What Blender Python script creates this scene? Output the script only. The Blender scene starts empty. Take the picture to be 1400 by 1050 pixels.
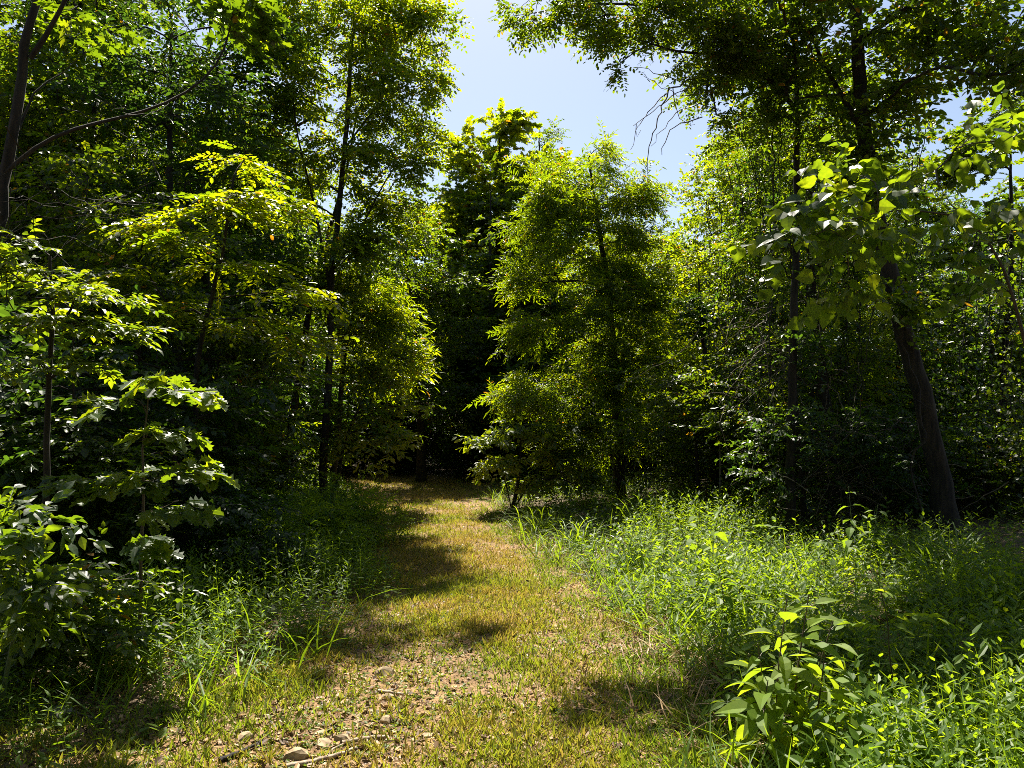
import bpy, math, random, zlib
import numpy as np

R = math.radians
rng = np.random.default_rng(7)
random.seed(7)
scene = bpy.context.scene
C = scene.collection

# ------------------------------------------------------------------ camera
F = 1057.0                     # focal length in photo pixels (1400 wide)
PITCH = math.atan2(50.0, F)    # camera tilted slightly up
CAM_Z = 1.6
cam_d = bpy.data.cameras.new("camera")
cam_d.sensor_width = 36.0
cam_d.lens = 36.0 * F / 1400.0
cam_d.clip_start = 0.05
cam_d.clip_end = 2000.0
cam = bpy.data.objects.new("camera", cam_d)
C.objects.link(cam)
cam.location = (0, 0, CAM_Z)
cam.rotation_euler = (R(90) + PITCH, 0, 0)
scene.camera = cam

# ------------------------------------------------------------------ sky, sun, exposure
SUN_AZ = R(-6)                # to the left of straight ahead
SUN_EL = R(57)
world = bpy.data.worlds.new("World")
scene.world = world
world.use_nodes = True
wn = world.node_tree.nodes
wl = world.node_tree.links
sky = wn.new("ShaderNodeTexSky")
sky.sky_type = 'NISHITA'
sky.sun_disc = False
sky.sun_elevation = SUN_EL
sky.sun_rotation = SUN_AZ
sky.air_density = 1.0
sky.dust_density = 1.2
sky.ozone_density = 0.0
wl.new(sky.outputs[0], wn["Background"].inputs[0])
wn["Background"].inputs[1].default_value = 0.05
sd = bpy.data.lights.new("sun", 'SUN')
sd.energy = 5.0
sd.angle = R(0.5)
sd.color = (1.0, 0.93, 0.80)
so = bpy.data.objects.new("sun", sd)
C.objects.link(so)
from mathutils import Vector
sdir = Vector((math.sin(SUN_AZ) * math.cos(SUN_EL), math.cos(SUN_AZ) * math.cos(SUN_EL), math.sin(SUN_EL)))
so.rotation_euler = sdir.to_track_quat('Z', 'Y').to_euler()
so.location = (0, 0, 30)
scene.view_settings.view_transform = 'Standard'
scene.view_settings.look = 'None'
scene.view_settings.gamma = 1.0
scene.view_settings.exposure = 1.65
cy = scene.cycles
cy.max_bounces = 6
cy.diffuse_bounces = 3
cy.glossy_bounces = 2
cy.transmission_bounces = 4
cy.use_denoising = False
cy.filter_width = .9
cy.sample_clamp_indirect = 6.0

# ------------------------------------------------------------------ pixel helpers (photo pixels -> world)
cp, sp_ = math.cos(PITCH), math.sin(PITCH)

def P(px, py, d):
    """world point on the ray through a photo pixel at forward distance d"""
    u, v = (px - 700.0) / F, (525.0 - py) / F
    dx, dy, dz = u, cp - v * sp_, sp_ + v * cp
    k = d / dy
    return np.array((dx * k, d, CAM_Z + dz * k))

def G(px, py):
    """ground point under a photo pixel"""
    u, v = (px - 700.0) / F, (525.0 - py) / F
    dx, dy, dz = u, cp - v * sp_, sp_ + v * cp
    k = -CAM_Z / dz
    return np.array((dx * k, dy * k, 0.0))

# ------------------------------------------------------------------ smooth noise
_grid = np.random.default_rng(3).random((256, 256))

def noise2(x, y, s=1.0):
    x = np.asarray(x, float) / s + 100.3
    y = np.asarray(y, float) / s + 57.7
    xi, yi = np.floor(x).astype(int), np.floor(y).astype(int)
    fx, fy = x - xi, y - yi
    fx, fy = fx * fx * (3 - 2 * fx), fy * fy * (3 - 2 * fy)
    g = lambda a, b: _grid[a % 256, b % 256]
    return (g(xi, yi) * (1 - fx) * (1 - fy) + g(xi + 1, yi) * fx * (1 - fy)
            + g(xi, yi + 1) * (1 - fx) * fy + g(xi + 1, yi + 1) * fx * fy)

# path centre line and half width as functions of distance
PD = np.array([-8, 0, 3.5, 5.2, 7.5, 9.7, 13.5, 17.8, 20, 23, 30])
PC = np.array([-.4, -.4, -.4, -.12, -.30, -.64, -1.46, -2.1, -2.6, -4.2, -11.])
PW = np.array([1.5, 1.5, 1.45, 1.35, 1.15, 1.12, 1.3, 1.7, 1.8, 1.7, 1.6])
def path_c(y): return np.interp(y, PD, PC)
def path_w(y): return np.interp(y, PD, PW)

def ground_h(x, y):
    x = np.asarray(x, float); y = np.asarray(y, float)
    h = 0.10 * (noise2(x, y, 2.6) - .5) + 0.03 * (noise2(x, y, .5) - .5)
    off = np.abs(x - path_c(y)) - path_w(y)
    out = np.clip(off, 0, 6)
    h = h * np.clip(.35 + out, .35, 1) + 0.05 * out
    rut = np.exp(-((np.abs(x - path_c(y)) - .75) / .28) ** 2) * 0.035
    h = h - np.where(y < 24, rut, 0)
    far = np.clip(np.hypot(x, y) - 40, 0, 400)
    return h + 0.015 * far

# ------------------------------------------------------------------ materials
def new_mat(name):
    m = bpy.data.materials.new(name)
    m.use_nodes = True
    nt = m.node_tree
    return m, nt, nt.nodes, nt.links, nt.nodes["Principled BSDF"]

def ramp(nt, fac, stops):
    r = nt.nodes.new("ShaderNodeValToRGB")
    els = r.color_ramp.elements
    while len(els) < len(stops):
        els.new(0.5)
    for e, (p, c) in zip(els, stops):
        e.position = p
        e.color = (*c, 1)
    nt.links.new(fac, r.inputs[0])
    return r.outputs[0]

def leaf_mat(name, stops, tstops, mix=0.45, rough=0.42, spec=0.5, mottle=0):
    m, nt, N, L, bs = new_mat(name)
    at = N.new("ShaderNodeAttribute"); at.attribute_name = "tint"
    tcn = N.new("ShaderNodeTexCoord")
    nz = N.new("ShaderNodeTexNoise"); nz.inputs["Scale"].default_value = 45; nz.inputs["Detail"].default_value = 3
    L.new(tcn.outputs["Object"], nz.inputs["Vector"])
    ma = N.new("ShaderNodeMath"); ma.operation = 'MULTIPLY_ADD'; ma.inputs[1].default_value = mottle; ma.inputs[2].default_value = -mottle / 2
    L.new(nz.outputs["Fac"], ma.inputs[0])
    ad = N.new("ShaderNodeMath"); ad.operation = 'ADD'
    L.new(at.outputs["Fac"], ad.inputs[0]); L.new(ma.outputs[0], ad.inputs[1])
    fac = ad.outputs[0] if mottle else at.outputs["Fac"]
    col = ramp(nt, fac, stops)
    L.new(col, bs.inputs["Base Color"])
    bs.inputs["Roughness"].default_value = rough
    bs.inputs["Specular IOR Level"].default_value = spec
    tr = N.new("ShaderNodeBsdfTranslucent")
    tc = ramp(nt, fac, tstops)
    L.new(tc, tr.inputs["Color"])
    mx = N.new("ShaderNodeMixShader"); mx.inputs[0].default_value = mix
    L.new(bs.outputs[0], mx.inputs[1]); L.new(tr.outputs[0], mx.inputs[2])
    L.new(mx.outputs[0], N["Material Output"].inputs["Surface"])
    return m

M = {}
M['leaf'] = leaf_mat("leaf_green",
    [(0, (.012, .025, .004)), (.5, (.027, .051, .006)), (.93, (.06, .09, .009)), (.97, (.20, .10, .012))],
    [(0, (.11, .20, .005)), (.5, (.24, .36, .005)), (.93, (.46, .50, .006)), (.97, (.55, .28, .01))], mix=.45)
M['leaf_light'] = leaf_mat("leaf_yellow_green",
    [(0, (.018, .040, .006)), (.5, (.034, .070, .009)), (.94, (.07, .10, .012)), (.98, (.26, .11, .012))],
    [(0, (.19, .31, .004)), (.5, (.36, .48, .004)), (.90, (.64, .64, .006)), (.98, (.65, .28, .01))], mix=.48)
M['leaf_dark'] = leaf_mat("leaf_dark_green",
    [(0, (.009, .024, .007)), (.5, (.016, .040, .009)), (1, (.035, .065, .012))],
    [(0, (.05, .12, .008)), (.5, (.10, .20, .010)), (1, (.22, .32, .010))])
M['leaf_broad'] = leaf_mat("leaf_broad",
    [(0, (.014, .036, .010)), (.5, (.026, .060, .013)), (1, (.055, .095, .016))],
    [(0, (.13, .23, .008)), (.5, (.29, .41, .008)), (1, (.54, .58, .008))], rough=.46, spec=.45, mottle=.7)
M['herb'] = leaf_mat("herb_green",
    [(0, (.035, .080, .008)), (.5, (.070, .135, .010)), (1, (.13, .18, .014))],
    [(0, (.20, .34, .010)), (.5, (.34, .48, .010)), (1, (.48, .56, .010))], rough=.5, spec=.28)
M['weed'] = leaf_mat('weed_leaf',
    [(0, (.05, .095, .010)), (.5, (.095, .165, .014)), (1, (.14, .20, .018))],
    [(0, (.20, .34, .012)), (.5, (.32, .46, .015)), (1, (.46, .54, .015))], rough=.6, spec=.22, mottle=.7)
M['grass'] = leaf_mat("path_grass",
    [(0, (.05, .10, .012)), (.45, (.12, .14, .014)), (.75, (.25, .18, .03)), (1, (.38, .25, .08))],
    [(0, (.24, .40, .02)), (.45, (.40, .45, .02)), (.75, (.50, .38, .05)), (1, (.5, .35, .10))], mix=.35, rough=.5)
M['litter'] = leaf_mat("dead_leaf",
    [(0, (.05, .028, .014)), (.4, (.19, .105, .045)), (.75, (.30, .18, .075)), (1, (.42, .28, .13))],
    [(0, (.05, .03, .01)), (1, (.35, .22, .08))], mix=.12, rough=.6)

def bark_mat(name, c0, c1, scale=9.0, strength=.8):
    m, nt, N, L, bs = new_mat(name)
    tc = N.new("ShaderNodeTexCoord")
    mp = N.new("ShaderNodeMapping"); mp.inputs["Scale"].default_value = (1, 1, .16)
    L.new(tc.outputs["Object"], mp.inputs[0])
    n1 = N.new("ShaderNodeTexNoise"); n1.inputs["Scale"].default_value = scale * 3; n1.inputs["Detail"].default_value = 6
    L.new(mp.outputs[0], n1.inputs["Vector"])
    n2 = N.new("ShaderNodeTexNoise"); n2.inputs["Scale"].default_value = 3.0; n2.inputs["Detail"].default_value = 3
    L.new(tc.outputs["Object"], n2.inputs["Vector"])
    c = ramp(nt, n1.outputs["Fac"], [(.35, c0), (.62, c1)])
    mx = N.new("ShaderNodeMixRGB"); mx.inputs[2].default_value = (.026, .026, .018, 1)
    lich = ramp(nt, n2.outputs["Fac"], [(.55, (0, 0, 0)), (.7, (.5, .5, .5))])
    L.new(lich, mx.inputs[0]); L.new(c, mx.inputs[1])
    L.new(mx.outputs[0], bs.inputs["Base Color"])
    bs.inputs["Roughness"].default_value = .9
    bp = N.new("ShaderNodeBump"); bp.inputs["Strength"].default_value = strength; bp.inputs["Distance"].default_value = .02
    L.new(n1.outputs["Fac"], bp.inputs["Height"]); L.new(bp.outputs[0], bs.inputs["Normal"])
    return m
M['bark'] = bark_mat("bark_brown", (.006, .0045, .003), (.030, .022, .015))
M['bark_dark'] = bark_mat("bark_dark", (.003, .0022, .0016), (.026, .019, .013), 7, 1.0)
M['deadwood'] = bark_mat("dead_grey_wood", (.06, .048, .036), (.17, .14, .105), 14, .4)
M['stick'] = bark_mat("weathered_stick", (.18, .13, .09), (.42, .33, .24), 14, .4)

def stem_mat(name, c):
    m, nt, N, L, bs = new_mat(name)
    n1 = N.new("ShaderNodeTexNoise"); n1.inputs["Scale"].default_value = 30
    L.new(ramp(nt, n1.outputs["Fac"], [(.3, tuple(.6 * v for v in c)), (.7, c)]), bs.inputs["Base Color"])
    bs.inputs["Roughness"].default_value = .6
    return m
M['stem'] = stem_mat("green_stem", (.08, .12, .035))
M['stem_brown'] = stem_mat("brown_stem", (.07, .05, .035))

def soil_mat(name, stops, scale, bump=.6):
    m, nt, N, L, bs = new_mat(name)
    tc = N.new("ShaderNodeTexCoord")
    n1 = N.new("ShaderNodeTexNoise"); n1.inputs["Scale"].default_value = scale; n1.inputs["Detail"].default_value = 9; n1.inputs["Roughness"].default_value = .72
    n2 = N.new("ShaderNodeTexVoronoi"); n2.inputs["Scale"].default_value = scale * 14
    n3 = N.new("ShaderNodeTexNoise"); n3.inputs["Scale"].default_value = 1.1; n3.inputs["Detail"].default_value = 4
    for n in (n1, n2, n3):
        L.new(tc.outputs["Object"], n.inputs["Vector"])
    c = ramp(nt, n1.outputs["Fac"], stops)
    mx = N.new("ShaderNodeMixRGB"); mx.blend_type = 'MULTIPLY'; mx.inputs[0].default_value = .6
    L.new(c, mx.inputs[1])
    L.new(ramp(nt, n2.outputs["Color"], [(.1, (.45, .42, .4)), (.9, (1.25, 1.2, 1.1))]), mx.inputs[2])
    mx2 = N.new("ShaderNodeMixRGB"); mx2.blend_type = 'MULTIPLY'; mx2.inputs[0].default_value = .7
    L.new(mx.outputs[0], mx2.inputs[1])
    L.new(ramp(nt, n3.outputs["Fac"], [(.35, (.6, .55, .5)), (.65, (1.15, 1.1, 1.0))]), mx2.inputs[2])
    L.new(mx2.outputs[0], bs.inputs["Base Color"])
    bs.inputs["Roughness"].default_value = .95
    bp = N.new("ShaderNodeBump"); bp.inputs["Strength"].default_value = bump; bp.inputs["Distance"].default_value = .02
    L.new(n2.outputs["Distance"], bp.inputs["Height"]); L.new(bp.outputs[0], bs.inputs["Normal"])
    return m
M['ground'] = soil_mat("forest_soil", [(.3, (.05, .036, .022)), (.5, (.11, .08, .045)), (.7, (.19, .14, .08))], 6)
M['path'] = soil_mat("path_dirt", [(.3, (.12, .065, .028)), (.5, (.25, .155, .070)), (.7, (.40, .27, .13))], 7)

def stone_mat(name, c0, c1):
    m, nt, N, L, bs = new_mat(name)
    tc = N.new("ShaderNodeTexCoord")
    n1 = N.new("ShaderNodeTexNoise"); n1.inputs["Scale"].default_value = 22; n1.inputs["Detail"].default_value = 7
    L.new(tc.outputs["Object"], n1.inputs["Vector"])
    L.new(ramp(nt, n1.outputs["Fac"], [(.35, c0), (.65, c1)]), bs.inputs["Base Color"])
    bs.inputs["Roughness"].default_value = .85
    bp = N.new("ShaderNodeBump"); bp.inputs["Strength"].default_value = .4; bp.inputs["Distance"].default_value = .01
    L.new(n1.outputs["Fac"], bp.inputs["Height"]); L.new(bp.outputs[0], bs.inputs["Normal"])
    return m
M['stone'] = stone_mat("sandstone", (.17, .115, .06), (.40, .30, .175))
M['stone_grey'] = stone_mat("grey_stone", (.07, .065, .055), (.20, .19, .165))

# ------------------------------------------------------------------ mesh builder
class Geo:
    def __init__(self):
        self.v, self.loops, self.tot, self.tint, self.smooth = [], [], [], [], []
        self.n = 0
    def add(self, V, faces_flat, totals, tint=0.5, smooth=False):
        V = np.asarray(V, np.float32).reshape(-1, 3)
        self.v.append(V)
        self.loops.append(np.asarray(faces_flat, np.int64) + self.n)
        t = np.asarray(totals, np.int64)
        self.tot.append(t)
        self.tint.append(np.broadcast_to(np.asarray(tint, np.float32), t.shape).copy())
        self.smooth.append(np.full(t.shape, smooth, bool))
        self.n += len(V)
    def build(self, name, mat, parent=None):
        me = bpy.data.meshes.new(name)
        V = np.concatenate(self.v); L = np.concatenate(self.loops); T = np.concatenate(self.tot)
        me.vertices.add(len(V)); me.vertices.foreach_set("co", V.ravel())
        me.loops.add(len(L)); me.loops.foreach_set("vertex_index", L.astype(np.int32))
        st = np.zeros(len(T), np.int32); st[1:] = np.cumsum(T)[:-1]
        me.polygons.add(len(T)); me.polygons.foreach_set("loop_start", st)
        me.polygons.foreach_set("use_smooth", np.concatenate(self.smooth))
        a = me.attributes.new("tint", 'FLOAT', 'FACE')
        a.data.foreach_set("value", np.concatenate(self.tint))
        me.update(calc_edges=True)
        me.materials.append(mat)
        o = bpy.data.objects.new(name, me)
        C.objects.link(o)
        if parent is not None:
            o.parent = parent
        return o

def unit(a):
    return a / np.maximum(np.linalg.norm(a, axis=-1, keepdims=True), 1e-9)

def tube(geo, pts, rad, sides=6, tint=.5, wob=0.0):
    pts = np.asarray(pts, float); rad = np.asarray(rad, float)
    n = len(pts)
    t = np.gradient(pts, axis=0); t = unit(t)
    ref = np.array((1., 0, 0)) if abs(t[:, 2]).mean() > .6 else np.array((0, 0, 1.))
    a = unit(np.cross(t, ref)); b = np.cross(t, a)
    ang = np.linspace(0, 2 * math.pi, sides, endpoint=False)
    r = rad[:, None] * np.ones(sides)
    if wob:
        r = r * (1 + wob * (rng.random((n, sides)) - .5) + wob * .8 * np.cos(ang * 3 + .7) + wob * .5 * np.cos(ang * 5 + 2))
    V = pts[:, None] + r[:, :, None] * (np.cos(ang)[None, :, None] * a[:, None] + np.sin(ang)[None, :, None] * b[:, None])
    i = np.arange(n - 1)[:, None] * sides + np.arange(sides)[None]
    j = np.arange(n - 1)[:, None] * sides + (np.arange(sides)[None] + 1) % sides
    f = np.stack([i, j, j + sides, i + sides], -1).reshape(-1)
    geo.add(V, f, np.full((n - 1) * sides, 4), tint, True)
    geo.add(V[-1], np.arange(sides), [sides], tint)
    geo.add(V[0][::-1], np.arange(sides), [sides], tint)

# ------------------------------------------------------------------ leaf templates: half outlines (t along, w across)
def leaf_tpl(half, fold=.25, droop=.12, strip=False):
    """half outline points from base to tip. strip=True puts a bent midrib in"""
    half = [tuple(map(float, h)) for h in half]
    if strip:
        st = half
        V, F_ = [], []
        for (t, w) in st:
            V += [(-w, t, fold * w - droop * t * t), (0, t, -droop * t * t), (w, t, fold * w - droop * t * t)]
        for k in range(len(st) - 1):
            a = 3 * k
            F_ += [(a, a + 1, a + 4, a + 3), (a + 1, a + 2, a + 5, a + 4)]
    else:
        V = [(0, half[0][0], 0)]
        mid = half[1:-1]
        V += [(-w, t, fold * w - droop * t * t) for t, w in mid]
        V += [(0, half[-1][0], -droop)]
        V += [(w, t, fold * w - droop * t * t) for t, w in mid]
        k = len(mid)
        F_ = [tuple([0, k + 1] + list(range(k, 0, -1))), tuple([0] + list(range(k + 2, 2 * k + 2)) + [k + 1])]
    flat = np.array([i for f in F_ for i in f]); tot = np.array([len(f) for f in F_])
    return np.array(V, float), flat, tot

T_OVATE = leaf_tpl([(0, 0), (.3, .27), (.68, .22), (1, 0)])
T_LEAFLET = leaf_tpl([(0, 0), (.3, .22), (.75, .21), (1, 0)], .2, .05)
T_LANCE = leaf_tpl([(0, 0), (.3, .11), (.65, .09), (1, 0)], .3, .09)
T_MAPLE = leaf_tpl([(0, 0), (-.08, .30), (.22, .50), (.30, .28), (.62, .46), (.62, .17), (1, 0)], .15, .12)
T_OAK = leaf_tpl([(0, 0), (.16, .09), (.30, .30), (.38, .12), (.52, .42), (.62, .15), (.78, .36), (.84, .16), (.95, .15), (1, 0)], .2, .18)
T_HEART = leaf_tpl([(0, 0.02), (.02, .34), (.22, .47), (.45, .44), (.70, .26), (.9, .08), (1.02, 0.0)], .22, .16, True)
T_BROAD = leaf_tpl([(0, .015), (.12, .02), (.2, .13), (.38, .24), (.58, .22), (.8, .11), (1, .0)], .35, .35, True)
T_OVATE_N = leaf_tpl([(0, .01), (.12, .12), (.32, .25), (.55, .25), (.8, .13), (1, .0)], .28, .2, True)
T_BLADE = leaf_tpl([(0, .03), (.33, .035), (.66, .025), (1, .0)], .2, .55, True)
T_BIT = leaf_tpl([(0, 0), (.2, .3), (.8, .22), (1, 0)], .5, -.15)

def place_leaves(geo, tpl, pos, d, nrm, size, tint, foldvar=.6, wide=None):
    V, flat, tot = tpl
    n = len(pos)
    if n == 0:
        return
    d = unit(d)
    x = unit(np.cross(d, nrm)); z = np.cross(x, d)
    fv = 1 + foldvar * (rng.random(n) - .5) * 2
    wv = np.ones(n) if wide is None else wide
    W = (pos[:, None] + size[:, None, None] * (V[None, :, 0:1] * wv[:, None, None] * x[:, None] + V[None, :, 1:2] * d[:, None]
         + V[None, :, 2:3] * fv[:, None, None] * z[:, None]))
    k = len(V)
    fl = (flat[None] + (np.arange(n) * k)[:, None]).ravel()
    geo.add(W, fl, np.tile(tot, n), np.repeat(tint, len(tot)))

# ------------------------------------------------------------------ sprays: (pos, dir, normal, size) in a frame x across, y along, z up
def spray_alt(m, length, leaf, ang=52, droop=.15, dz=-.15):
    out = []
    for i in range(m):
        t = (i + .6) / m
        s = 1 if i % 2 else -1
        a = R(ang) * s * (1.15 - .5 * t)
        out.append(((0, t * length, -droop * t * t * length), (math.sin(a), math.cos(a), dz), (0, 0, 1), leaf * (.75 + .35 * math.sin(math.pi * (.2 + .7 * t)))))
    out.append(((0, length, -droop * length), (0, 1, -.25), (0, 0, 1), leaf))
    return out

def spray_pinnate(pairs, length, leaf, droop=.35, ang=72):
    out = []
    for i in range(pairs):
        t = .18 + .8 * i / pairs
        for s in (-1, 1):
            a = R(ang) * s * (1.05 - .3 * t)
            out.append(((0.004 * s, t * length, -droop * t * t * length), (math.sin(a), math.cos(a), -.18), (.12 * s, 0, 1), leaf * (.7 + .4 * math.sin(math.pi * (.15 + .75 * t)))))
    out.append(((0, length, -droop * length), (0, 1, -.6), (0, 0, 1), leaf))
    return out

def spray_fan(m, length, leaf, spread=140, droop=.4):
    out = []
    for i in range(m):
        a = R(spread) * ((i + .5) / m - .5)
        out.append(((0, length, 0), (math.sin(a), math.cos(a), -droop), (0, -.1, 1), leaf * (1.1 - .5 * abs(a) / R(spread))))
    return out

def emit_sprays(geo, tpl, spray, pos, d, nrm, scale, tint_c, tint_v, jit=.25, foldvar=.7):
    d = unit(d); x = unit(np.cross(d, nrm)); z = np.cross(x, d)
    sp = np.array([s[0] for s in spray]); sd_ = np.array([s[1] for s in spray]); sn = np.array([s[2] for s in spray], float); sz = np.array([s[3] for s in spray])
    B = np.stack([x, d, z], 1)                     # n,3,3 rows are axes
    n, m = len(pos), len(spray)
    Pw = pos[:, None] + scale[:, None, None] * np.einsum('mk,nkj->nmj', sp, B)
    Dw = np.einsum('mk,nkj->nmj', sd_, B) + jit * rng.normal(size=(n, m, 3))
    Nw = np.einsum('mk,nkj->nmj', sn, B) + jit * 1.3 * rng.normal(size=(n, m, 3))
    S = scale[:, None] * sz[None] * (1 + .25 * (rng.random((n, m)) - .5) * 2)
    base = np.clip(tint_c + tint_v * rng.normal(size=(n, 1)), .02, .9)
    tint = np.clip(base + tint_v * .7 * rng.normal(size=(n, m)), 0, .87)
    tint = np.where(rng.random((n, m)) < .012, 1.0, tint)
    keep = rng.random((n, m)) > .06
    place_leaves(geo, tpl, Pw[keep], Dw[keep], Nw[keep], S[keep], tint[keep], foldvar)

# ------------------------------------------------------------------ foliage kinds
KINDS = {
    'ovate':   dict(tpl=T_OVATE, sprays=[spray_alt(8, .30, .085), spray_alt(10, .36, .078)], per=3, mat='leaf', tc=.45, tv=.16),
    'small':   dict(tpl=T_OVATE, sprays=[spray_alt(10, .28, .058), spray_alt(12, .34, .052)], per=3, mat='leaf', tc=.45, tv=.18),
    'pinnate': dict(tpl=T_LEAFLET, sprays=[spray_pinnate(6, .24, .052), spray_pinnate(8, .28, .048)], per=5, mat='leaf_light', tc=.5, tv=.2),
    'ailanthus': dict(tpl=T_LANCE, sprays=[spray_pinnate(10, .42, .10, .5), spray_pinnate(8, .36, .10, .4)], per=4, mat='leaf_light', tc=.4, tv=.16),
    'maple':   dict(tpl=T_MAPLE, sprays=[spray_alt(6, .30, .12, 60)], per=3, mat='leaf', tc=.4, tv=.15),
    'oak':     dict(tpl=T_OAK, sprays=[spray_fan(6, .06, .17), spray_alt(5, .22, .16)], per=2, mat='leaf_broad', tc=.45, tv=.18),
    'heart':   dict(tpl=T_HEART, sprays=[spray_alt(6, .40, .115, 62, .3, -.8), spray_alt(5, .36, .12, 55, .4, -.4)], per=2, mat='leaf_broad', tc=.5, tv=.16),
    'dark':    dict(tpl=T_OVATE, sprays=[spray_alt(9, .32, .08)], per=3, mat='leaf_dark', tc=.4, tv=.16),
    'shrub':   dict(tpl=T_OVATE, sprays=[spray_alt(8, .26, .07), spray_alt(7, .24, .08)], per=2, mat='leaf', tc=.4, tv=.16),
    'herb':    dict(tpl=T_LANCE, sprays=[spray_alt(9, .24, .075, 55, .1, .1), spray_alt(8, .2, .08, 50, .1, .2)], per=3, mat='herb', tc=.3, tv=.14),
    'flat':    dict(tpl=T_OVATE_N, sprays=[spray_alt(7, .30, .105, 62, .06, -.05), spray_alt(6, .26, .10, 60, .05, -.05)], per=2, mat='leaf_broad', tc=.5, tv=.17),
    'broad':   dict(tpl=T_OVATE_N, sprays=[spray_alt(6, .26, .11, 58, .2, -.12)], per=2, mat='leaf_broad', tc=.45, tv=.17),
}

def clump_points(center, radii, n):
    radii = np.asarray(radii, float)
    if n < 16:
        return np.asarray(center) + unit(rng.normal(size=(n, 3))) * (rng.random((n, 1)) ** (1 / 2.3)) * radii
    m = max(4, n // 7)                            # boughs: tight flat groups of twigs with gaps between them
    c = unit(rng.normal(size=(m, 3))) * (rng.random((m, 1)) ** (1 / 2.6)) * radii
    sg = np.minimum(radii * .36, (.30, .30, .14))
    k = rng.integers(0, m, n)
    return np.asarray(center) + c[k] + rng.normal(size=(n, 3)) * sg

def resample(pts, step):
    pts = np.asarray(pts, float)
    seg = np.linalg.norm(np.diff(pts, axis=0), axis=1); s = np.r_[0, np.cumsum(seg)]
    n = max(2, int(s[-1] / step) + 1)
    u = np.linspace(0, s[-1], n)
    out = np.stack([np.interp(u, s, pts[:, k]) for k in range(3)], 1)
    if n > 6:                                     # round the corners
        for _ in range(3):
            out[1:-1] = .25 * out[:-2] + .5 * out[1:-1] + .25 * out[2:]
    return out

def grow(trunk_pts, r0, limbs, attr, rtip=.0035, clear=0.5, r_end=.012, up=.15, sides=8, wob=.1, crook=.5, flare=.35):
    """wood mesh + list of leafy twig ends. trunk_pts local; limbs = [(pts, r0, r1)]"""
    wood = Geo()
    tp = resample(trunk_pts, .22)
    tp[1:-1] += rng.normal(size=tp[1:-1].shape) * np.array((.006, .006, 0)) * crook * 2
    s = np.linspace(0, 1, len(tp))
    rad = r0 * (1 - s) ** .8 + r_end
    rad[:4] *= 1 + flare * np.array((1, .45, .18, .05))[:len(rad[:4])]
    tube(wood, tp, rad, sides, wob=wob)
    pos = [p for p in tp]; rr = [r for r in rad]; par = [-1] + list(range(len(tp) - 1))
    tips = []
    for (pts, a, b) in limbs:
        lp = resample(pts, .18)
        lr = np.linspace(a, b, len(lp))
        tube(wood, lp, lr, 6, wob=wob * .6)
        k0 = len(pos)
        pos += list(lp); rr += list(lr); par += [0] + list(range(k0, k0 + len(lp) - 1))
    base_n = len(pos)
    cap = 60000
    PA = np.zeros((cap, 3)); PA[:base_n] = pos
    LEN = np.zeros(cap)
    n = base_n
    parent = np.full(cap, -1); chains = []
    d0 = np.min(np.linalg.norm(attr[:, None] - PA[None, :base_n], axis=2), axis=1)
    for ai in np.argsort(d0):
        a = attr[ai]
        D = PA[:n] - a
        dist = np.sqrt((D * D).sum(1))
        cost = dist + .35 * LEN[:n] + .9 * np.maximum(0, PA[:n, 2] - a[2] + .05 * dist) + np.where(PA[:n, 2] < clear, 3.0, 0)
        k = int(np.argmin(cost)); L = dist[k]
        m = max(2, int(L / .16) + 1)
        t = np.linspace(0, 1, m + 1)[1:, None]
        c = PA[k] + (a - PA[k]) * .45 + np.array((0, 0, up * L)) + rng.normal(size=3) * .08 * L * crook
        pt = (1 - t) ** 2 * PA[k] + 2 * t * (1 - t) * c + t ** 2 * a
        pt[:-1] += rng.normal(size=pt[:-1].shape) * .012 * crook
        if n + m > cap:
            break
        PA[n:n + m] = pt
        LEN[n:n + m] = LEN[k] + L * t[:, 0]
        parent[n] = k; parent[n + 1:n + m] = np.arange(n, n + m - 1)
        chains.append((k, n, n + m))
        n += m
    cnt = np.zeros(n)
    for (k, a, b) in chains:
        cnt[b - 1] += 1
    for i in range(n - 1, base_n - 1, -1):
        cnt[parent[i]] += cnt[i]
    rn = rtip * np.maximum(cnt, 1) ** .48
    rbase = np.array(rr)
    for (k, a, b) in chains:
        pts = np.vstack([PA[k][None], PA[a:b]])
        r = rn[a:b]
        if k < base_n:
            r = np.minimum(r, rbase[k] * .75)
        r = np.r_[r[0], r]
        tube(wood, pts, r, 5 if r[0] > .012 else 3)
        tips.append((PA[a:b], len(pts)))
    return wood, tips

def leaf_crown(tips, kind, dens=1.0, size=1.0, flat=.35, tc=None, base_jit=.3, nj=.36):
    K = KINDS[kind]
    geo = Geo()
    per = K['per'] * dens
    pos, dr = [], []
    for pts, _ in tips:
        m = len(pts)
        d_end = pts[-1] - pts[max(0, m - 3)]
        if np.linalg.norm(d_end) < 1e-6:
            d_end = rng.normal(size=3)
        d_end = d_end / np.linalg.norm(d_end)
        k = int(per) + (rng.random() < per - int(per))
        for q in range(k):
            idx = m - 1 if q == 0 else m - 1 - rng.integers(0, min(m, 4))
            dd = d_end.copy() if q == 0 else d_end + rng.normal(size=3) * .9
            pos.append(pts[idx]); dr.append(dd)
    pos = np.array(pos); dr = np.array(dr)
    dr[:, 2] *= flat
    dr[:, 2] -= .06
    dr += .12 * rng.normal(size=dr.shape)
    nr = np.tile((0, 0, 1.), (len(pos), 1)) + nj * rng.normal(size=(len(pos), 3))
    which = rng.integers(0, len(K['sprays']), len(pos))
    for w, sp in enumerate(K['sprays']):
        s = which == w
        emit_sprays(geo, K['tpl'], sp, pos[s], dr[s], nr[s], size * (.85 + .35 * rng.random(s.sum())), K['tc'] if tc is None else tc, K['tv'], base_jit)
    return geo

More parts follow.
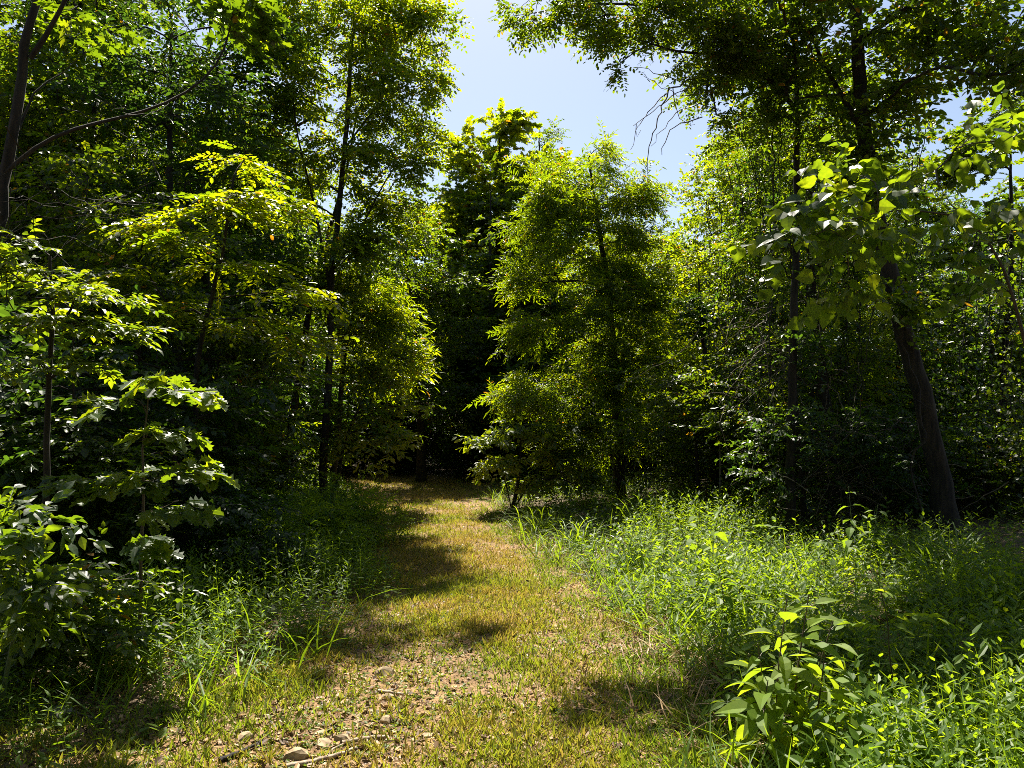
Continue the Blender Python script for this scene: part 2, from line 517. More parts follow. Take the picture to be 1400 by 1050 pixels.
# ------------------------------------------------------------------ object helpers
def thing(name, label, cat, loc, rz=0.0, group=None):
    o = bpy.data.objects.new(name, None)
    C.objects.link(o)
    o.empty_display_size = .3
    o.location = loc; o.rotation_euler = (0, 0, rz)
    o['label'] = label; o['category'] = cat
    if group: o['group'] = group
    return o

def tag(o, label, cat, group=None):
    o['label'] = label; o['category'] = cat
    if group: o['group'] = group
    return o

def dup(root, loc, rz, sc, label=None, group=None, tilt=(0, 0)):
    r = root.copy(); C.objects.link(r)
    r.location = loc; r.rotation_euler = (tilt[0], tilt[1], rz); r.scale = sc
    if label: r['label'] = label
    if group: r['group'] = group
    for ch in list(root.children):
        c = ch.copy(); C.objects.link(c); c.parent = r
        c.matrix_parent_inverse = ch.matrix_parent_inverse
    return r

def reseed(key):
    """each thing grows from its own seed, so editing one leaves the others as they are"""
    global rng
    rng = np.random.default_rng(zlib.crc32(key.encode()))

def base_on_ground(x, y, sink=.03):
    return np.array((x, y, float(ground_h(x, y)) - sink))

def make_tree(name, label, cat, base, trunk, r0, clumps, kind, limbs=(), bark='bark', group=None, dens=1.0, size=1.0, clear=.8,
              flat=.35, up=.15, crown_mat=None, tc=None, r_end=.012, sides=8, wob=.1, crown_name='crown', trunk_name='trunk', crook=.5, rtip=.0035, flare=.35, jit=.3, nj=.36):
    """trunk, limbs, clump centres in world coordinates"""
    reseed(label + kind)
    b = np.asarray(base, float)
    t = thing(name, label, cat, b, 0, group)
    attr = np.concatenate([clump_points(np.asarray(c) - b, r, int(n * (1.25 if n > 15 else 1))) for (c, r, n) in clumps])
    attr = attr[attr[:, 2] > .12]
    lm = [(np.asarray(p) - b, a, e) for (p, a, e) in limbs]
    wood, tips = grow(np.asarray(trunk, float) - b, r0, lm, attr, rtip=rtip, clear=clear, r_end=r_end, up=up, sides=sides, wob=wob, crook=crook, flare=flare)
    wood.build(trunk_name, M[bark], t)
    g = leaf_crown(tips, kind, dens, size, flat, tc, jit, nj)
    g.build(crown_name, M[crown_mat or KINDS[kind]['mat']], t)
    return t

# ------------------------------------------------------------------ GROUND AND PATH
def sheet(name, xs, ys, hfun, mat):
    X, Y = np.meshgrid(xs, ys)
    Z = hfun(X, Y)
    V = np.stack([X, Y, Z], -1).reshape(-1, 3)
    nx, ny = len(xs), len(ys)
    i = (np.arange(ny - 1)[:, None] * nx + np.arange(nx - 1)[None])
    f = np.stack([i, i + 1, i + nx + 1, i + nx], -1).reshape(-1)
    g = Geo(); g.add(V, f, np.full((nx - 1) * (ny - 1), 4), .5, True)
    o = g.build(name, mat); o['kind'] = 'structure'
    return o

def graded(lo, a, b, hi, fine, coarse):
    return np.unique(np.r_[np.linspace(lo, a, coarse), np.arange(a, b, fine), np.linspace(b, hi, coarse)])
sheet("ground", graded(-400, -8, 8, 400, .12, 40), graded(-60, -1, 26, 700, .12, 40), ground_h, M['ground'])

ys = np.arange(-6, 27, .1)
us = np.linspace(-1, 1, 41)
U, Y = np.meshgrid(us, ys)
edge = 1 + .35 * (noise2(np.sign(U) * 9 + 20, Y, .8) - .5) + .15 * (noise2(np.sign(U) * 5 + 40, Y, .25) - .5)
X = path_c(Y) + U * path_w(Y) * edge
Zp = ground_h(X, Y) + .012 - .010 * np.abs(U) ** 6
g = Geo()
i = (np.arange(len(ys) - 1)[:, None] * 41 + np.arange(40)[None])
g.add(np.stack([X, Y, Zp], -1), np.stack([i, i + 1, i + 42, i + 41], -1).reshape(-1), np.full((len(ys) - 1) * 40, 4), .5, True)
po = g.build("dirt_path", M['path']); po['kind'] = 'structure'

# ------------------------------------------------------------------ LEFT EDGE TREES
def gb(px, d):
    """base point on the ground under photo column px at distance d"""
    x = P(px, 600, d)[0]
    return base_on_ground(x, d)

b = gb(-45, 6.1)
make_tree("tree", "thick leaning trunk at the upper left edge with a long arching side branch", "tree", b,
    [b, P(-30, 450, 6.1), P(4, 260, 6.0), P(28, 120, 6.0), P(48, 0, 6.0), P(70, -160, 6.0), P(80, -330, 6.1)], .05,
    [(P(10, -130, 6.3), (.7, .8, .4), 26), (P(330, 20, 6.4), (.35, .4, .25), 20), (P(130, 40, 6.3), (.3, .3, .15), 8)], 'maple', size=.6,
    limbs=[([P(-2, 245, 6.0), P(40, 205, 6.0), P(70, 183, 6.02), P(112, 172, 6.0), P(160, 163, 6.05), P(222, 148, 6.1), P(255, 128, 6.15), P(282, 113, 6.2), P(303, 88, 6.25), P(312, 62, 6.3), P(318, 20, 6.4)], .018, .006),
           ([P(42, 80, 6.0), P(68, 42, 5.95), P(95, -10, 5.9), P(130, -80, 5.9)], .022, .009),
           ([P(15, 200, 6.0), P(50, 120, 6.2), P(85, 100, 6.4)], .014, .005)], bark='bark', wob=.2, crook=1.2)

D = 13.2
b = gb(441, D)
make_tree("tree", "slender straight tree left of the path, its feathery crown edging the sky", "tree", b,
    [b, P(443, 620, D), P(452, 480, D), P(452, 380, D), P(462, 300, D), P(474, 180, D), P(480, 60, D), P(500, -60, D), P(530, -120, D)], .062,
    [(P(520, 60, D), (.95, 1.0, 1.0), 110), (P(430, 90, D + .2), (1.1, 1.0, 1.1), 100), (P(588, 10, D - .2), (.45, .5, .38), 28),
     (P(550, 150, D), (.6, .7, .5), 48), (P(565, 235, D), (.3, .4, .28), 16), (P(430, -20, D), (1.0, .8, .35), 36), (P(570, -120, D - .9), (.6, .6, .35), 28),
     (P(470, 220, D + .2), (1.0, .9, .7), 64), (P(594, 110, D - .1), (.22, .3, .16), 9), (P(510, 290, D + .2), (.6, .6, .5), 40), (P(455, 330, D - .3), (.45, .4, .45), 26)],
    'pinnate', size=1.4, rtip=.003,
    limbs=[([P(452, 400, D), P(440, 330, D), P(425, 260, D), P(405, 180, D), P(398, 100, D)], .032, .008),
           ([P(455, 370, D), P(490, 320, D), P(530, 240, D), P(560, 200, D)], .024, .006),
           ([P(474, 200, D), P(510, 150, D), P(560, 110, D), P(590, 100, D)], .018, .005)])

D = 13.8
b = gb(372, D)
make_tree("tree", "thin dark trunk leaning right over the left bank before the shaded woods", "tree", b,
    [b, P(388, 650, D), P(405, 540, D), P(420, 440, D), P(440, 350, D), P(470, 250, D), P(490, 150, D)], .07,
    [(P(400, 210, D), (1.1, 1, .9), 80), (P(480, 340, D), (.7, .7, .6), 50), (P(350, 120, D), (1.2, 1, 1.0), 80), (P(380, 370, D), (.8, .7, .5), 40)], 'ovate', bark='bark_dark', size=1.2)

D = 14.4
b = gb(452, D)
make_tree("tree", "young tree with bright feathery leaves leaning out over the path's left edge", "tree", b,
    [b, P(462, 600, D), P(470, 480, D), P(490, 400, D), P(505, 330, D)], .05,
    [(P(490, 400, D - .2), (.55, .6, .4), 40), (P(525, 430, D - .4), (.38, .5, .3), 26), (P(480, 460, D), (.5, .6, .35), 36),
     (P(515, 500, D), (.5, .5, .35), 34), (P(475, 370, D), (.5, .6, .35), 26), (P(540, 480, D - .2), (.3, .4, .15), 16)], 'ailanthus', size=1.3, dens=.8, tc=.55)

D = 13.4
b = gb(458, D)
make_tree("shrub", "leafy shrub with drooping lit leaves reaching over the left verge of the path", "shrub", b,
    [b, P(462, 640, D), P(478, 580, D), P(500, 540, D)], .03,
    [(P(505, 560, D), (.6, .6, .35), 44), (P(535, 600, D - .2), (.42, .5, .22), 30), (P(480, 620, D), (.5, .5, .35), 34), (P(505, 510, D), (.4, .5, .28), 22)],
    'broad', size=.85, clear=.15, crown_name='foliage', trunk_name='stem', tc=.5)

for (px, py, hh, lab) in [(478, 742, .75, "rounded dark green bush bulging over the left edge of the path, in half shade"),
                          (425, 765, .8, "dense low bush on the shaded left bank, nearer than the rounded one"),
                          (350, 790, .7, "low dark bush on the left bank behind the pale arching grass")]:
    p = G(px, py); b = base_on_ground(p[0], p[1])
    make_tree("shrub", lab, "shrub", b, [b, b + (0.02, 0, hh * .4), b + (.04, 0, hh * .8)], .008,
        [(b + (.0, 0, hh * .75), (.42, .42, .18), 50), (b + (-.25, .1, hh * .45), (.4, .4, .2), 44), (b + (.2, -.1, hh * .4), (.38, .38, .22), 44), (b + (0, -.2, hh * .2), (.45, .3, .12), 30)],
        'herb', size=.95, clear=.02, flat=.7, crown_name='foliage', trunk_name='stem', bark='stem', rtip=.0015, r_end=.002)

D = 8.2
b = gb(278, D)
make_tree("tree", "small understory tree with flat layers of glowing yellow-green leaflets", "tree", b,
    [b, P(270, 600, D), P(264, 500, D), P(292, 400, D), P(310, 320, D), P(320, 240, D)], .03,
    [(P(300, 285, D - .2), (.45, .4, .08), 15), (P(340, 270, D), (.35, .4, .06), 12), (P(215, 310, D), (.40, .4, .07), 13), (P(255, 330, D - .3), (.3, .4, .05), 10), (P(320, 362, D - .1), (.5, .4, .06), 15),
     (P(260, 420, D), (.5, .5, .06), 12), (P(390, 395, D + .2), (.40, .4, .06), 12), (P(340, 440, D), (.5, .4, .06), 10), (P(385, 275, D + .3), (.30, .35, .08), 10), (P(330, 222, D + .3), (.18, .3, .14), 6),
     (P(180, 370, D), (.45, .4, .06), 10), (P(410, 460, D), (.4, .4, .05), 9)],
    'pinnate', size=1.45, dens=.65, up=.05, flat=.1, tc=.6, jit=.16, nj=.16)

b = gb(180, 9.6)
make_tree("tree", "leafy small tree of dull green filling the space behind the glowing leaflets", "tree", b,
    [b, P(185, 550, 9.6), P(190, 420, 9.6), P(195, 320, 9.6)], .05,
    [(P(170, 330, 9.5), (.9, .8, .5), 60), (P(250, 400, 9.5), (.9, .8, .5), 60), (P(120, 430, 9.5), (.9, .8, .5), 50), (P(330, 480, 9.7), (.8, .7, .4), 40), (P(110, 270, 9.7), (.8, .7, .5), 46)], 'ovate', tc=.5, flat=.2)

b = gb(60, 5.8)
make_tree("sapling", "slim sapling at the left edge with bright flat leaves at head height", "sapling", b,
    [b, P(62, 700, 5.8), P(66, 560, 5.8), P(72, 440, 5.8), P(68, 350, 5.8)], .018,
    [(P(30, 365, 5.6), (.30, .3, .08), 18), (P(95, 400, 5.7), (.36, .3, .07), 20), (P(40, 440, 5.5), (.36, .3, .07), 18), (P(150, 450, 5.7), (.25, .3, .06), 14),
     (P(90, 505, 5.6), (.42, .35, .08), 18), (P(20, 340, 5.6), (.25, .3, .08), 10)], 'flat', size=.70, dens=1.2, flat=.08, up=.03, crown_name='foliage', trunk_name='stem', tc=.6, jit=.14, nj=.13)

b = gb(115, 6.6)
make_tree("shrub", "fine-leaved dark bush behind the slim sapling at the left edge", "shrub", b,
    [b, P(110, 720, 6.6), P(105, 600, 6.6), P(100, 520, 6.6)], .018,
    [(P(50, 600, 6.5), (.5, .4, .2), 36), (P(140, 640, 6.5), (.5, .4, .2), 36), (P(60, 690, 6.4), (.5, .4, .25), 44), (P(150, 710, 6.5), (.5, .4, .2), 30), (P(100, 780, 6.4), (.5, .4, .2), 34)],
    'small', size=.95, flat=.15, clear=.1, crown_mat='leaf', crown_name='foliage', trunk_name='stem', tc=.4, jit=.2, nj=.2)

b = gb(250, 7.2)
make_tree("shrub", "low shaded shrub behind the oak sapling with scattered dull leaves", "shrub", b,
    [b, P(252, 760, 7.2), P(258, 700, 7.2)], .012,
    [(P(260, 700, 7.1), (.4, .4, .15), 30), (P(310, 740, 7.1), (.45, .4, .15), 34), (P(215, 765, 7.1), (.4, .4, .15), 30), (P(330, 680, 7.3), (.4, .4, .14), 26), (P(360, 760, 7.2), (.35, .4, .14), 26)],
    'small', size=.9, flat=.15, clear=.1, crown_mat='leaf_dark', crown_name='foliage', trunk_name='stem', tc=.4, jit=.2, nj=.2)

b = gb(195, 5.2)
make_tree("oak_sapling", "young oak sapling with large lobed leaves catching pale light, at the lower left", "sapling", b,
    [b, P(197, 800, 5.2), P(190, 700, 5.2), P(198, 600, 5.15), P(205, 520, 5.1)], .012,
    [(P(205, 522, 5.1), (.16, .2, .06), 6), (P(258, 535, 5.0), (.10, .15, .05), 3), (P(170, 552, 5.1), (.10, .15, .05), 4), (P(228, 590, 5.0), (.14, .2, .07), 6),
     (P(275, 640, 5.0), (.18, .2, .05), 6), (P(190, 650, 5.1), (.2, .2, .06), 5), (P(130, 660, 5.1), (.2, .2, .05), 6), (P(225, 690, 5.0), (.2, .2, .05), 5), (P(205, 735, 5.1), (.10, .1, .04), 3)],
    'oak', dens=.8, size=.75, flat=.15, up=.05, bark='stem_brown', clear=.4, crown_name='foliage', trunk_name='stem', rtip=.002, r_end=.003, jit=.2, nj=.2)

b = gb(10, 4.1)
make_tree("shrub", "broad-leaved bush standing nearest at the lower left corner", "shrub", b,
    [b, P(20, 860, 4.1), P(30, 760, 4.1), P(25, 690, 4.1)], .010,
    [(P(30, 720, 4.0), (.16, .2, .10), 9), (P(55, 790, 4.0), (.12, .2, .09), 8), (P(-10, 770, 4.0), (.2, .2, .14), 10), (P(30, 835, 4.0), (.18, .2, .08), 8), (P(-20, 690, 4.1), (.2, .2, .12), 10)],
    'broad', size=.68, dens=1.4, clear=.2, flat=.6, bark='stem', crown_name='foliage', trunk_name='stem', rtip=.0018, r_end=.003, tc=.35)

b = gb(30, 4.8)
make_tree("shrub", "small tangled bush in the shade between the corner bush and the oak sapling", "shrub", b,
    [b, P(45, 900, 4.8), P(60, 840, 4.8)], .008,
    [(P(60, 850, 4.7), (.3, .3, .12), 26), (P(110, 880, 4.7), (.25, .3, .1), 22), (P(20, 900, 4.7), (.3, .3, .12), 24), (P(120, 800, 4.9), (.25, .3, .1), 18)],
    'small', size=.95, flat=.2, clear=.05, crown_name='foliage', trunk_name='stem', tc=.4)

# ------------------------------------------------------------------ CENTRE
b = gb(846, 15.0)
make_tree("tree", "tall feathery green tree standing alone right of the path's far end", "tree", b,
    [b, P(846, 600, 15), P(838, 480, 15), P(830, 380, 15), P(815, 290, 15), P(805, 215, 15)], .11,
    [(P(800, 240, 14.9), (.75, .8, .5), 70), (P(755, 270, 14.8), (.45, .6, .35), 40), (P(855, 265, 15), (.5, .7, .5), 50), (P(870, 400, 15), (.4, .6, .6), 46), (P(765, 320, 14.7), (.8, .8, .6), 80), (P(850, 330, 15), (.65, .8, .8), 70), (P(730, 370, 14.6), (.55, .7, .4), 44),
     (P(810, 430, 14.7), (.9, .9, .7), 90), (P(720, 450, 14.5), (.45, .6, .28), 36), (P(770, 530, 14.5), (.75, .7, .5), 70), (P(715, 540, 14.5), (.3, .5, .22), 22),
     (P(860, 470, 15.1), (.5, .8, 1.0), 70), (P(800, 600, 14.6), (.7, .7, .4), 50), (P(850, 580, 14.8), (.5, .6, .5), 40), (P(820, 205, 14.9), (.25, .3, .25), 12), (P(836, 390, 14.7), (.3, .3, .6), 50), (P(845, 520, 14.7), (.3, .3, .6), 50)],
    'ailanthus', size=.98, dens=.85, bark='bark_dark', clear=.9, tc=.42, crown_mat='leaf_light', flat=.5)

b = gb(672, 24.0)
make_tree("tree", "tall pointed tree rising against the sky at the far end of the path", "tree", b,
    [b, P(676, 500, 24), P(680, 350, 24), P(684, 240, 24), P(682, 165, 24)], .15,
    [(P(684, 185, 24), (.75, .9, .7), 44), (P(650, 225, 24), (1.0, 1.2, .8), 60), (P(720, 240, 24), (1.1, 1.3, 1.0), 60), (P(625, 300, 24), (1.4, 1.4, .9), 80), (P(690, 310, 24), (1.6, 1.6, 1.2), 100),
     (P(740, 340, 24), (1.2, 1.3, 1.0), 60), (P(640, 390, 24), (2.0, 1.6, 1.0), 110), (P(700, 420, 24), (1.8, 1.6, 1.0), 90), (P(610, 460, 24), (1.8, 1.6, 1.0), 90), (P(690, 500, 24), (1.7, 1.6, 1.0), 70)],
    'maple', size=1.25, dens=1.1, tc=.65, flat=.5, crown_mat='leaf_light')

b = gb(734, 26.0)
make_tree("tree", "thin-crowned tree with small grey-green leaves just right of the tallest pointed crown", "tree", b,
    [b, P(736, 500, 26), P(735, 300, 26), P(738, 175, 26)], .1,
    [(P(738, 190, 26), (.45, .5, .55), 20), (P(735, 240, 26), (.8, .8, .8), 50), (P(740, 320, 26), (1.2, 1.2, 1.2), 80)], 'small', size=1.4)

b = gb(575, 20.0)
make_tree("tree", "shaded dark-trunked tree at the left of the path's far end", "tree", b,
    [b, P(577, 600, 20), P(572, 500, 20), P(560, 400, 20), P(550, 300, 20)], .11,
    [(P(560, 320, 19.8), (1.2, 1.2, .9), 90), (P(590, 380, 19.6), (1.0, 1.0, .7), 70), (P(530, 400, 19.8), (1.1, 1.1, .9), 80), (P(600, 460, 19.8), (1.1, 1.1, .8), 80),
     (P(550, 500, 19.8), (1.2, 1.1, .8), 80), (P(600, 550, 20), (1.0, 1.0, .6), 60)], 'ovate', bark='bark_dark', tc=.35, size=1.05)

b = gb(700, 13.8)
make_tree("shrub", "bright broad-leaved shrub leaning over the right verge at the far bend of the path", "shrub", b,
    [b, P(705, 670, 13.8), P(715, 640, 13.8), P(712, 590, 13.7)], .022,
    [(P(705, 582, 13.6), (.30, .4, .10), 20), (P(665, 600, 13.5), (.30, .4, .10), 20), (P(740, 590, 13.7), (.4, .4, .16), 28), (P(690, 635, 13.5), (.32, .4, .18), 26), (P(770, 625, 13.8), (.45, .4, .18), 28),
     (P(800, 655, 13.8), (.4, .4, .14), 22), (P(730, 660, 13.7), (.4, .4, .14), 24), (P(790, 580, 14.0), (.4, .4, .2), 24)],
    'broad', size=.9, clear=.05, flat=.2, crown_name='foliage', trunk_name='stem', tc=.7,
    limbs=[([b, P(730, 650, 13.8), P(765, 610, 13.9)], .018, .008), ([b, P(690, 650, 13.7), P(668, 610, 13.6)], .014, .006)])

b = gb(918, 17.5)
make_tree("tree", "leafy sunlit tree filling the gap right of the tall feathery tree", "tree", b,
    [b, P(918, 560, 17.5), P(915, 420, 17.5), P(910, 330, 17.5)], .09,
    [(P(905, 350, 17.3), (.9, 1, .6), 70), (P(940, 400, 17.2), (1.0, 1, .8), 90), (P(900, 460, 17.3), (1.0, 1, .8), 90), (P(950, 490, 17.2), (.9, .9, .8), 80), (P(920, 570, 17.2), (1.0, .9, .7), 70)],
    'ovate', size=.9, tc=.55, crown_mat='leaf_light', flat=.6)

b = gb(1000, 15.0)
make_tree("tree", "broad bright-leaved tree behind the hanging vines, right of the sky opening", "tree", b,
    [b, P(1000, 560, 15), P(1005, 400, 15), P(1015, 280, 15), P(1025, 190, 15)], .1,
    [(P(1000, 260, 14.8), (.8, .9, .7), 70), (P(1040, 200, 14.8), (.9, 1, .8), 80), (P(1000, 340, 14.8), (1.1, 1, .7), 90), (P(1060, 320, 14.8), (1.0, 1, 1), 80),
     (P(990, 430, 14.8), (1.0, .9, .7), 80), (P(1050, 460, 14.8), (1.0, 1, .7), 70), (P(1080, 240, 15), (1, 1, .8), 60)],
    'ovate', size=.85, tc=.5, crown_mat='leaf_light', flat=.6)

b = gb(975, 13.0)
make_tree("dead_tree", "dark vine-covered snag standing among the right-hand trees", "dead tree", b,
    [b, P(978, 620, 13), P(968, 520, 13), P(958, 430, 13), P(955, 380, 13)], .085,
    [(P(962, 440, 12.9), (.25, .25, .5), 34), (P(972, 540, 12.9), (.35, .3, .4), 30), (P(978, 600, 12.8), (.5, .4, .3), 24)],
    'dark', size=.9, bark='bark_dark', clear=.4, crown_name='vine_leaves')

# ------------------------------------------------------------------ RIGHT EDGE TREES
b = gb(1292, 9.1)
r1 = make_tree("tree", "thick dark leaning trunk of the big tree at the right, deeply furrowed bark", "tree", b,
    [b, P(1288, 680, 9.1), P(1272, 590, 9.1), P(1248, 500, 9.1), P(1222, 400, 9.1), P(1200, 300, 9.1), P(1183, 200, 9.1), P(1174, 100, 9.1), P(1168, 0, 9.1), P(1160, -150, 9.1), P(1165, -300, 9.1)], .088,
    [(P(1130, 40, 9.0), (.6, .7, .5), 60), (P(1240, 20, 9.0), (.6, .7, .5), 60), (P(1120, -50, 9), (.9, .7, .3), 36), (P(1250, -50, 9), (.9, .7, .3), 36), (P(1080, 80, 9.2), (.5, .6, .4), 40),
     (P(1230, 150, 9.2), (.5, .5, .5), 36), (P(1350, 10, 8.6), (.5, .6, .4), 40), (P(1370, 80, 8.4), (.35, .5, .25), 24), (P(1140, 160, 9.3), (.5, .6, .5), 36), (P(1110, -35, 7.8), (.5, .5, .2), 40), (P(1330, -20, 7.8), (.7, .6, .25), 30), (P(1395, 60, 7.5), (.4, .5, .3), 30), (P(1190, 250, 8.9), (.25, .25, .5), 30), (P(1235, 420, 8.8), (.2, .2, .5), 16)],
    'ovate', limbs=[([P(1180, 180, 9.1), P(1150, 130, 9.1), P(1120, 80, 9.1), P(1100, 20, 9.1)], .04, .012),
                    ([P(1172, 60, 9.1), P(1220, 20, 9.0), P(1290, -10, 8.9), P(1350, 0, 8.7)], .04, .012),
                    ([P(1176, 130, 9.1), P(1130, 130, 9.0), P(1085, 135, 8.9)], .02, .008)],
    bark='bark_dark', sides=14, wob=.10, crook=.8, r_end=.035, clear=1.6, flare=.7)

b = gb(1078, 9.6)
r2 = make_tree("tree", "tall pole-like tree at the right whose long limb overhangs the sky", "tree", b,
    [b, P(1082, 560, 9.6), P(1086, 420, 9.6), P(1089, 280, 9.6), P(1090, 120, 9.6), P(1088, -40, 9.6), P(1085, -180, 9.6)], .05,
    [(P(725, 22, 8.2), (.26, .3, .12), 14), (P(790, 8, 8.3), (.3, .4, .18), 20), (P(840, 30, 8.4), (.3, .4, .2), 24), (P(900, 30, 8.6), (.4, .5, .3), 40), (P(960, 40, 8.8), (.5, .6, .4), 50),
     (P(870, -40, 8.5), (1.0, .6, .2), 34), (P(1000, 90, 9.0), (.4, .5, .35), 40), (P(850, 92, 8.3), (.07, .1, .08), 3), (P(960, 110, 8.9), (.25, .4, .2), 18), (P(1040, 40, 9.3), (.5, .5, .5), 50), (P(1000, -40, 9.0), (.8, .6, .25), 30),
     (P(990, 175, 9.0), (.16, .3, .25), 10), (P(1040, 160, 9.3), (.4, .5, .4), 32)],
    'pinnate', limbs=[([P(1089, 150, 9.6), P(1040, 95, 9.2), P(1012, 78, 9.0), P(970, 72, 8.8), P(930, 74, 8.6), P(890, 60, 8.4)], .035, .009),
                      ([P(1088, 20, 9.6), P(1020, -10, 9.2), P(950, 14, 8.8), P(880, 6, 8.5), P(800, 4, 8.3), P(730, 18, 8.2)], .035, .007)],
    size=.95, bark='bark_dark', clear=3.0, crown_mat='leaf')
dg_ = Geo()
b2 = np.array(r2.location)
def twig(geo, pts, r0, r1, off, step=.08, kinks=.012):
    p = resample(np.array(pts), step) - off
    p[1:-1] += rng.normal(size=p[1:-1].shape) * kinks
    tube(geo, p, np.linspace(r0, r1, len(p)), 4)
twig(dg_, [P(1000, 95, 9.0), P(950, 108, 8.8), P(915, 120, 8.7), P(905, 150, 8.6), P(892, 180, 8.5), P(885, 215, 8.5), P(886, 240, 8.5)], 0.0135, 0.0034, b2)
twig(dg_, [P(960, 160, 8.8), P(935, 165, 8.7), P(915, 178, 8.6), P(905, 190, 8.6), P(905, 212, 8.6)], 0.0090, 0.0034, b2)
twig(dg_, [P(915, 122, 8.7), P(900, 140, 8.6), P(880, 160, 8.5), P(866, 172, 8.5)], 0.0075, 0.0034, b2)
twig(dg_, [P(950, 110, 8.8), P(925, 128, 8.7), P(895, 150, 8.6), P(872, 168, 8.5), P(862, 205, 8.4)], 0.0075, 0.0026, b2)
twig(dg_, [P(930, 112, 8.7), P(895, 98, 8.5), P(868, 92, 8.4)], 0.0075, 0.0026, b2)
twig(dg_, [P(920, 120, 8.7), P(922, 150, 8.7), P(938, 175, 8.7), P(950, 170, 8.7)], 0.0060, 0.0026, b2)
twig(dg_, [P(870, 170, 8.5), P(868, 188, 8.5), P(876, 178, 8.5)], 0.0045, 0.0026, b2)
twig(dg_, [P(980, 150, 8.9), P(950, 140, 8.8), P(930, 150, 8.8), P(908, 172, 8.7), P(890, 200, 8.6)], 0.0075, 0.0026, b2)
twig(dg_, [P(985, 120, 8.9), P(940, 132, 8.8), P(900, 120, 8.6), P(880, 100, 8.5)], 0.0075, 0.0026, b2)
do = dg_.build("dead_branch", M['deadwood'], r2)
do['label'] = "bare dead twigs hanging below the leafy limb"

b = gb(1142, 11.2)
make_tree("tree", "dark trunk half hidden by vines between the pole-like tree and the thick leaning trunk", "tree", b,
    [b, P(1135, 620, 11.2), P(1124, 520, 11.2), P(1112, 430, 11.2), P(1108, 330, 11.2), P(1112, 200, 11.2)], .12,
    [(P(1110, 260, 11.2), (.8, .8, .9), 80), (P(1150, 340, 11.3), (.8, .8, .8), 70), (P(1090, 400, 11.3), (.6, .7, .6), 50), (P(1150, 480, 11.3), (.7, .7, .6), 50), (P(1060, 480, 11.4), (.5, .6, .5), 40), (P(1060, 180, 11.2), (.6, .7, .8), 70), (P(1180, 220, 11.4), (.8, .8, .8), 70), (P(1040, 330, 11.3), (.4, .5, .7), 40), (P(1090, 560, 11.3), (.6, .6, .4), 30)],
    'small', bark='bark_dark', clear=1.2)

b = gb(1100, 9.9)
make_tree("vine_thicket", "dark leafy vine thicket climbing the lower part of the pole-like tree", "vine thicket", b,
    [b, P(1095, 640, 9.9), P(1085, 520, 9.8), P(1088, 420, 9.7)], .03,
    [(P(1090, 480, 9.6), (.25, .3, .5), 36), (P(1080, 600, 9.6), (.4, .4, .5), 44), (P(1130, 620, 9.8), (.5, .4, .4), 40), (P(1090, 330, 9.5), (.15, .2, .6), 20), (P(1050, 640, 9.8), (.5, .4, .3), 40)],
    'shrub', size=.8, crown_mat='leaf_dark', tc=.6, clear=.1, bark='bark_dark', crown_name='foliage', trunk_name='stem')

b = base_on_ground(4.1, 5.7)
make_tree("sapling", "sapling with heart-shaped leaves arching in from the right, nearest the camera", "sapling", b,
    [b, (3.95, 5.7, 1.2), (3.75, 5.65, 2.3), P(1350, 300, 5.6), P(1300, 280, 5.6)], .022,
    [(P(1165, 230, 5.6), (.14, .2, .06), 5), (P(1130, 275, 5.5), (.14, .2, .07), 6), (P(1090, 320, 5.5), (.14, .2, .07), 6), (P(1060, 350, 5.5), (.08, .1, .05), 3), (P(1180, 320, 5.5), (.22, .25, .08), 9), (P(1160, 395, 5.5), (.1, .1, .10), 4),
     (P(1200, 270, 5.7), (.2, .3, .1), 8), (P(1280, 230, 5.7), (.3, .3, .10), 6), (P(1340, 190, 5.7), (.3, .3, .09), 7), (P(1390, 150, 5.7), (.25, .3, .08), 6), (P(1330, 290, 5.6), (.3, .3, .1), 7), (P(1390, 340, 5.7), (.25, .3, .14), 6),
     (P(1350, 400, 5.7), (.25, .3, .1), 5)],
    'heart', size=.82, dens=.8, flat=.4, clear=1.2, bark='stem_brown', crown_name='foliage', trunk_name='stem', rtip=.002, r_end=.004, tc=.42,
    limbs=[([P(1330, 300, 5.6), P(1260, 285, 5.6), P(1200, 285, 5.55), P(1130, 310, 5.5), P(1070, 345, 5.5)], .008, .003)])

# hanging vines and dead tangles on the right
def vine(label, lines, mat='bark_dark', group=None):
    reseed(label)
    p0 = np.array(lines[0][0][0], float)
    gv = Geo()
    for pts, a, e in lines:
        q = resample(np.array([np.array(p, float) for p in pts]), .15) - p0
        q[1:-1] += rng.normal(size=q[1:-1].shape) * .014
        tube(gv, q, np.linspace(a, e, len(q)), 4)
    o = gv.build("hanging_vine", M[mat])
    o.location = p0
    return tag(o, label, "vine", group)
vine("long thin vine hanging straight beside the pole-like tree", [([P(1062, 0, 9.3), P(1058, 200, 9.3), P(1055, 400, 9.3), P(1050, 560, 9.4)], .009, .006), ([P(1072, 40, 9.3), P(1066, 250, 9.4), P(1052, 420, 9.4)], .007, .004)])
vine("curled pale vine twisting round the lower part of the thick leaning trunk", [([P(1232, 470, 8.95), P(1262, 530, 8.9), P(1245, 560, 8.9), P(1280, 600, 8.85), P(1235, 620, 8.9), P(1255, 680, 8.9), P(1275, 740, 8.9)], .014, .010), ([P(1250, 545, 8.9), P(1272, 560, 8.88), P(1240, 590, 8.95)], .008, .005)], 'bark')
vine("vine looping from the big trunk's upper branch down into the shaded brush", [([P(1205, 120, 9), P(1215, 300, 8.9), P(1190, 450, 8.9), P(1170, 600, 8.9)], .007, .005)])
vine("bright grey dead stem hanging in the gap right of the feathery tree", [([P(975, 455, 12.6), P(980, 500, 12.6), P(977, 515, 12.6)], .010, .006)], 'deadwood')

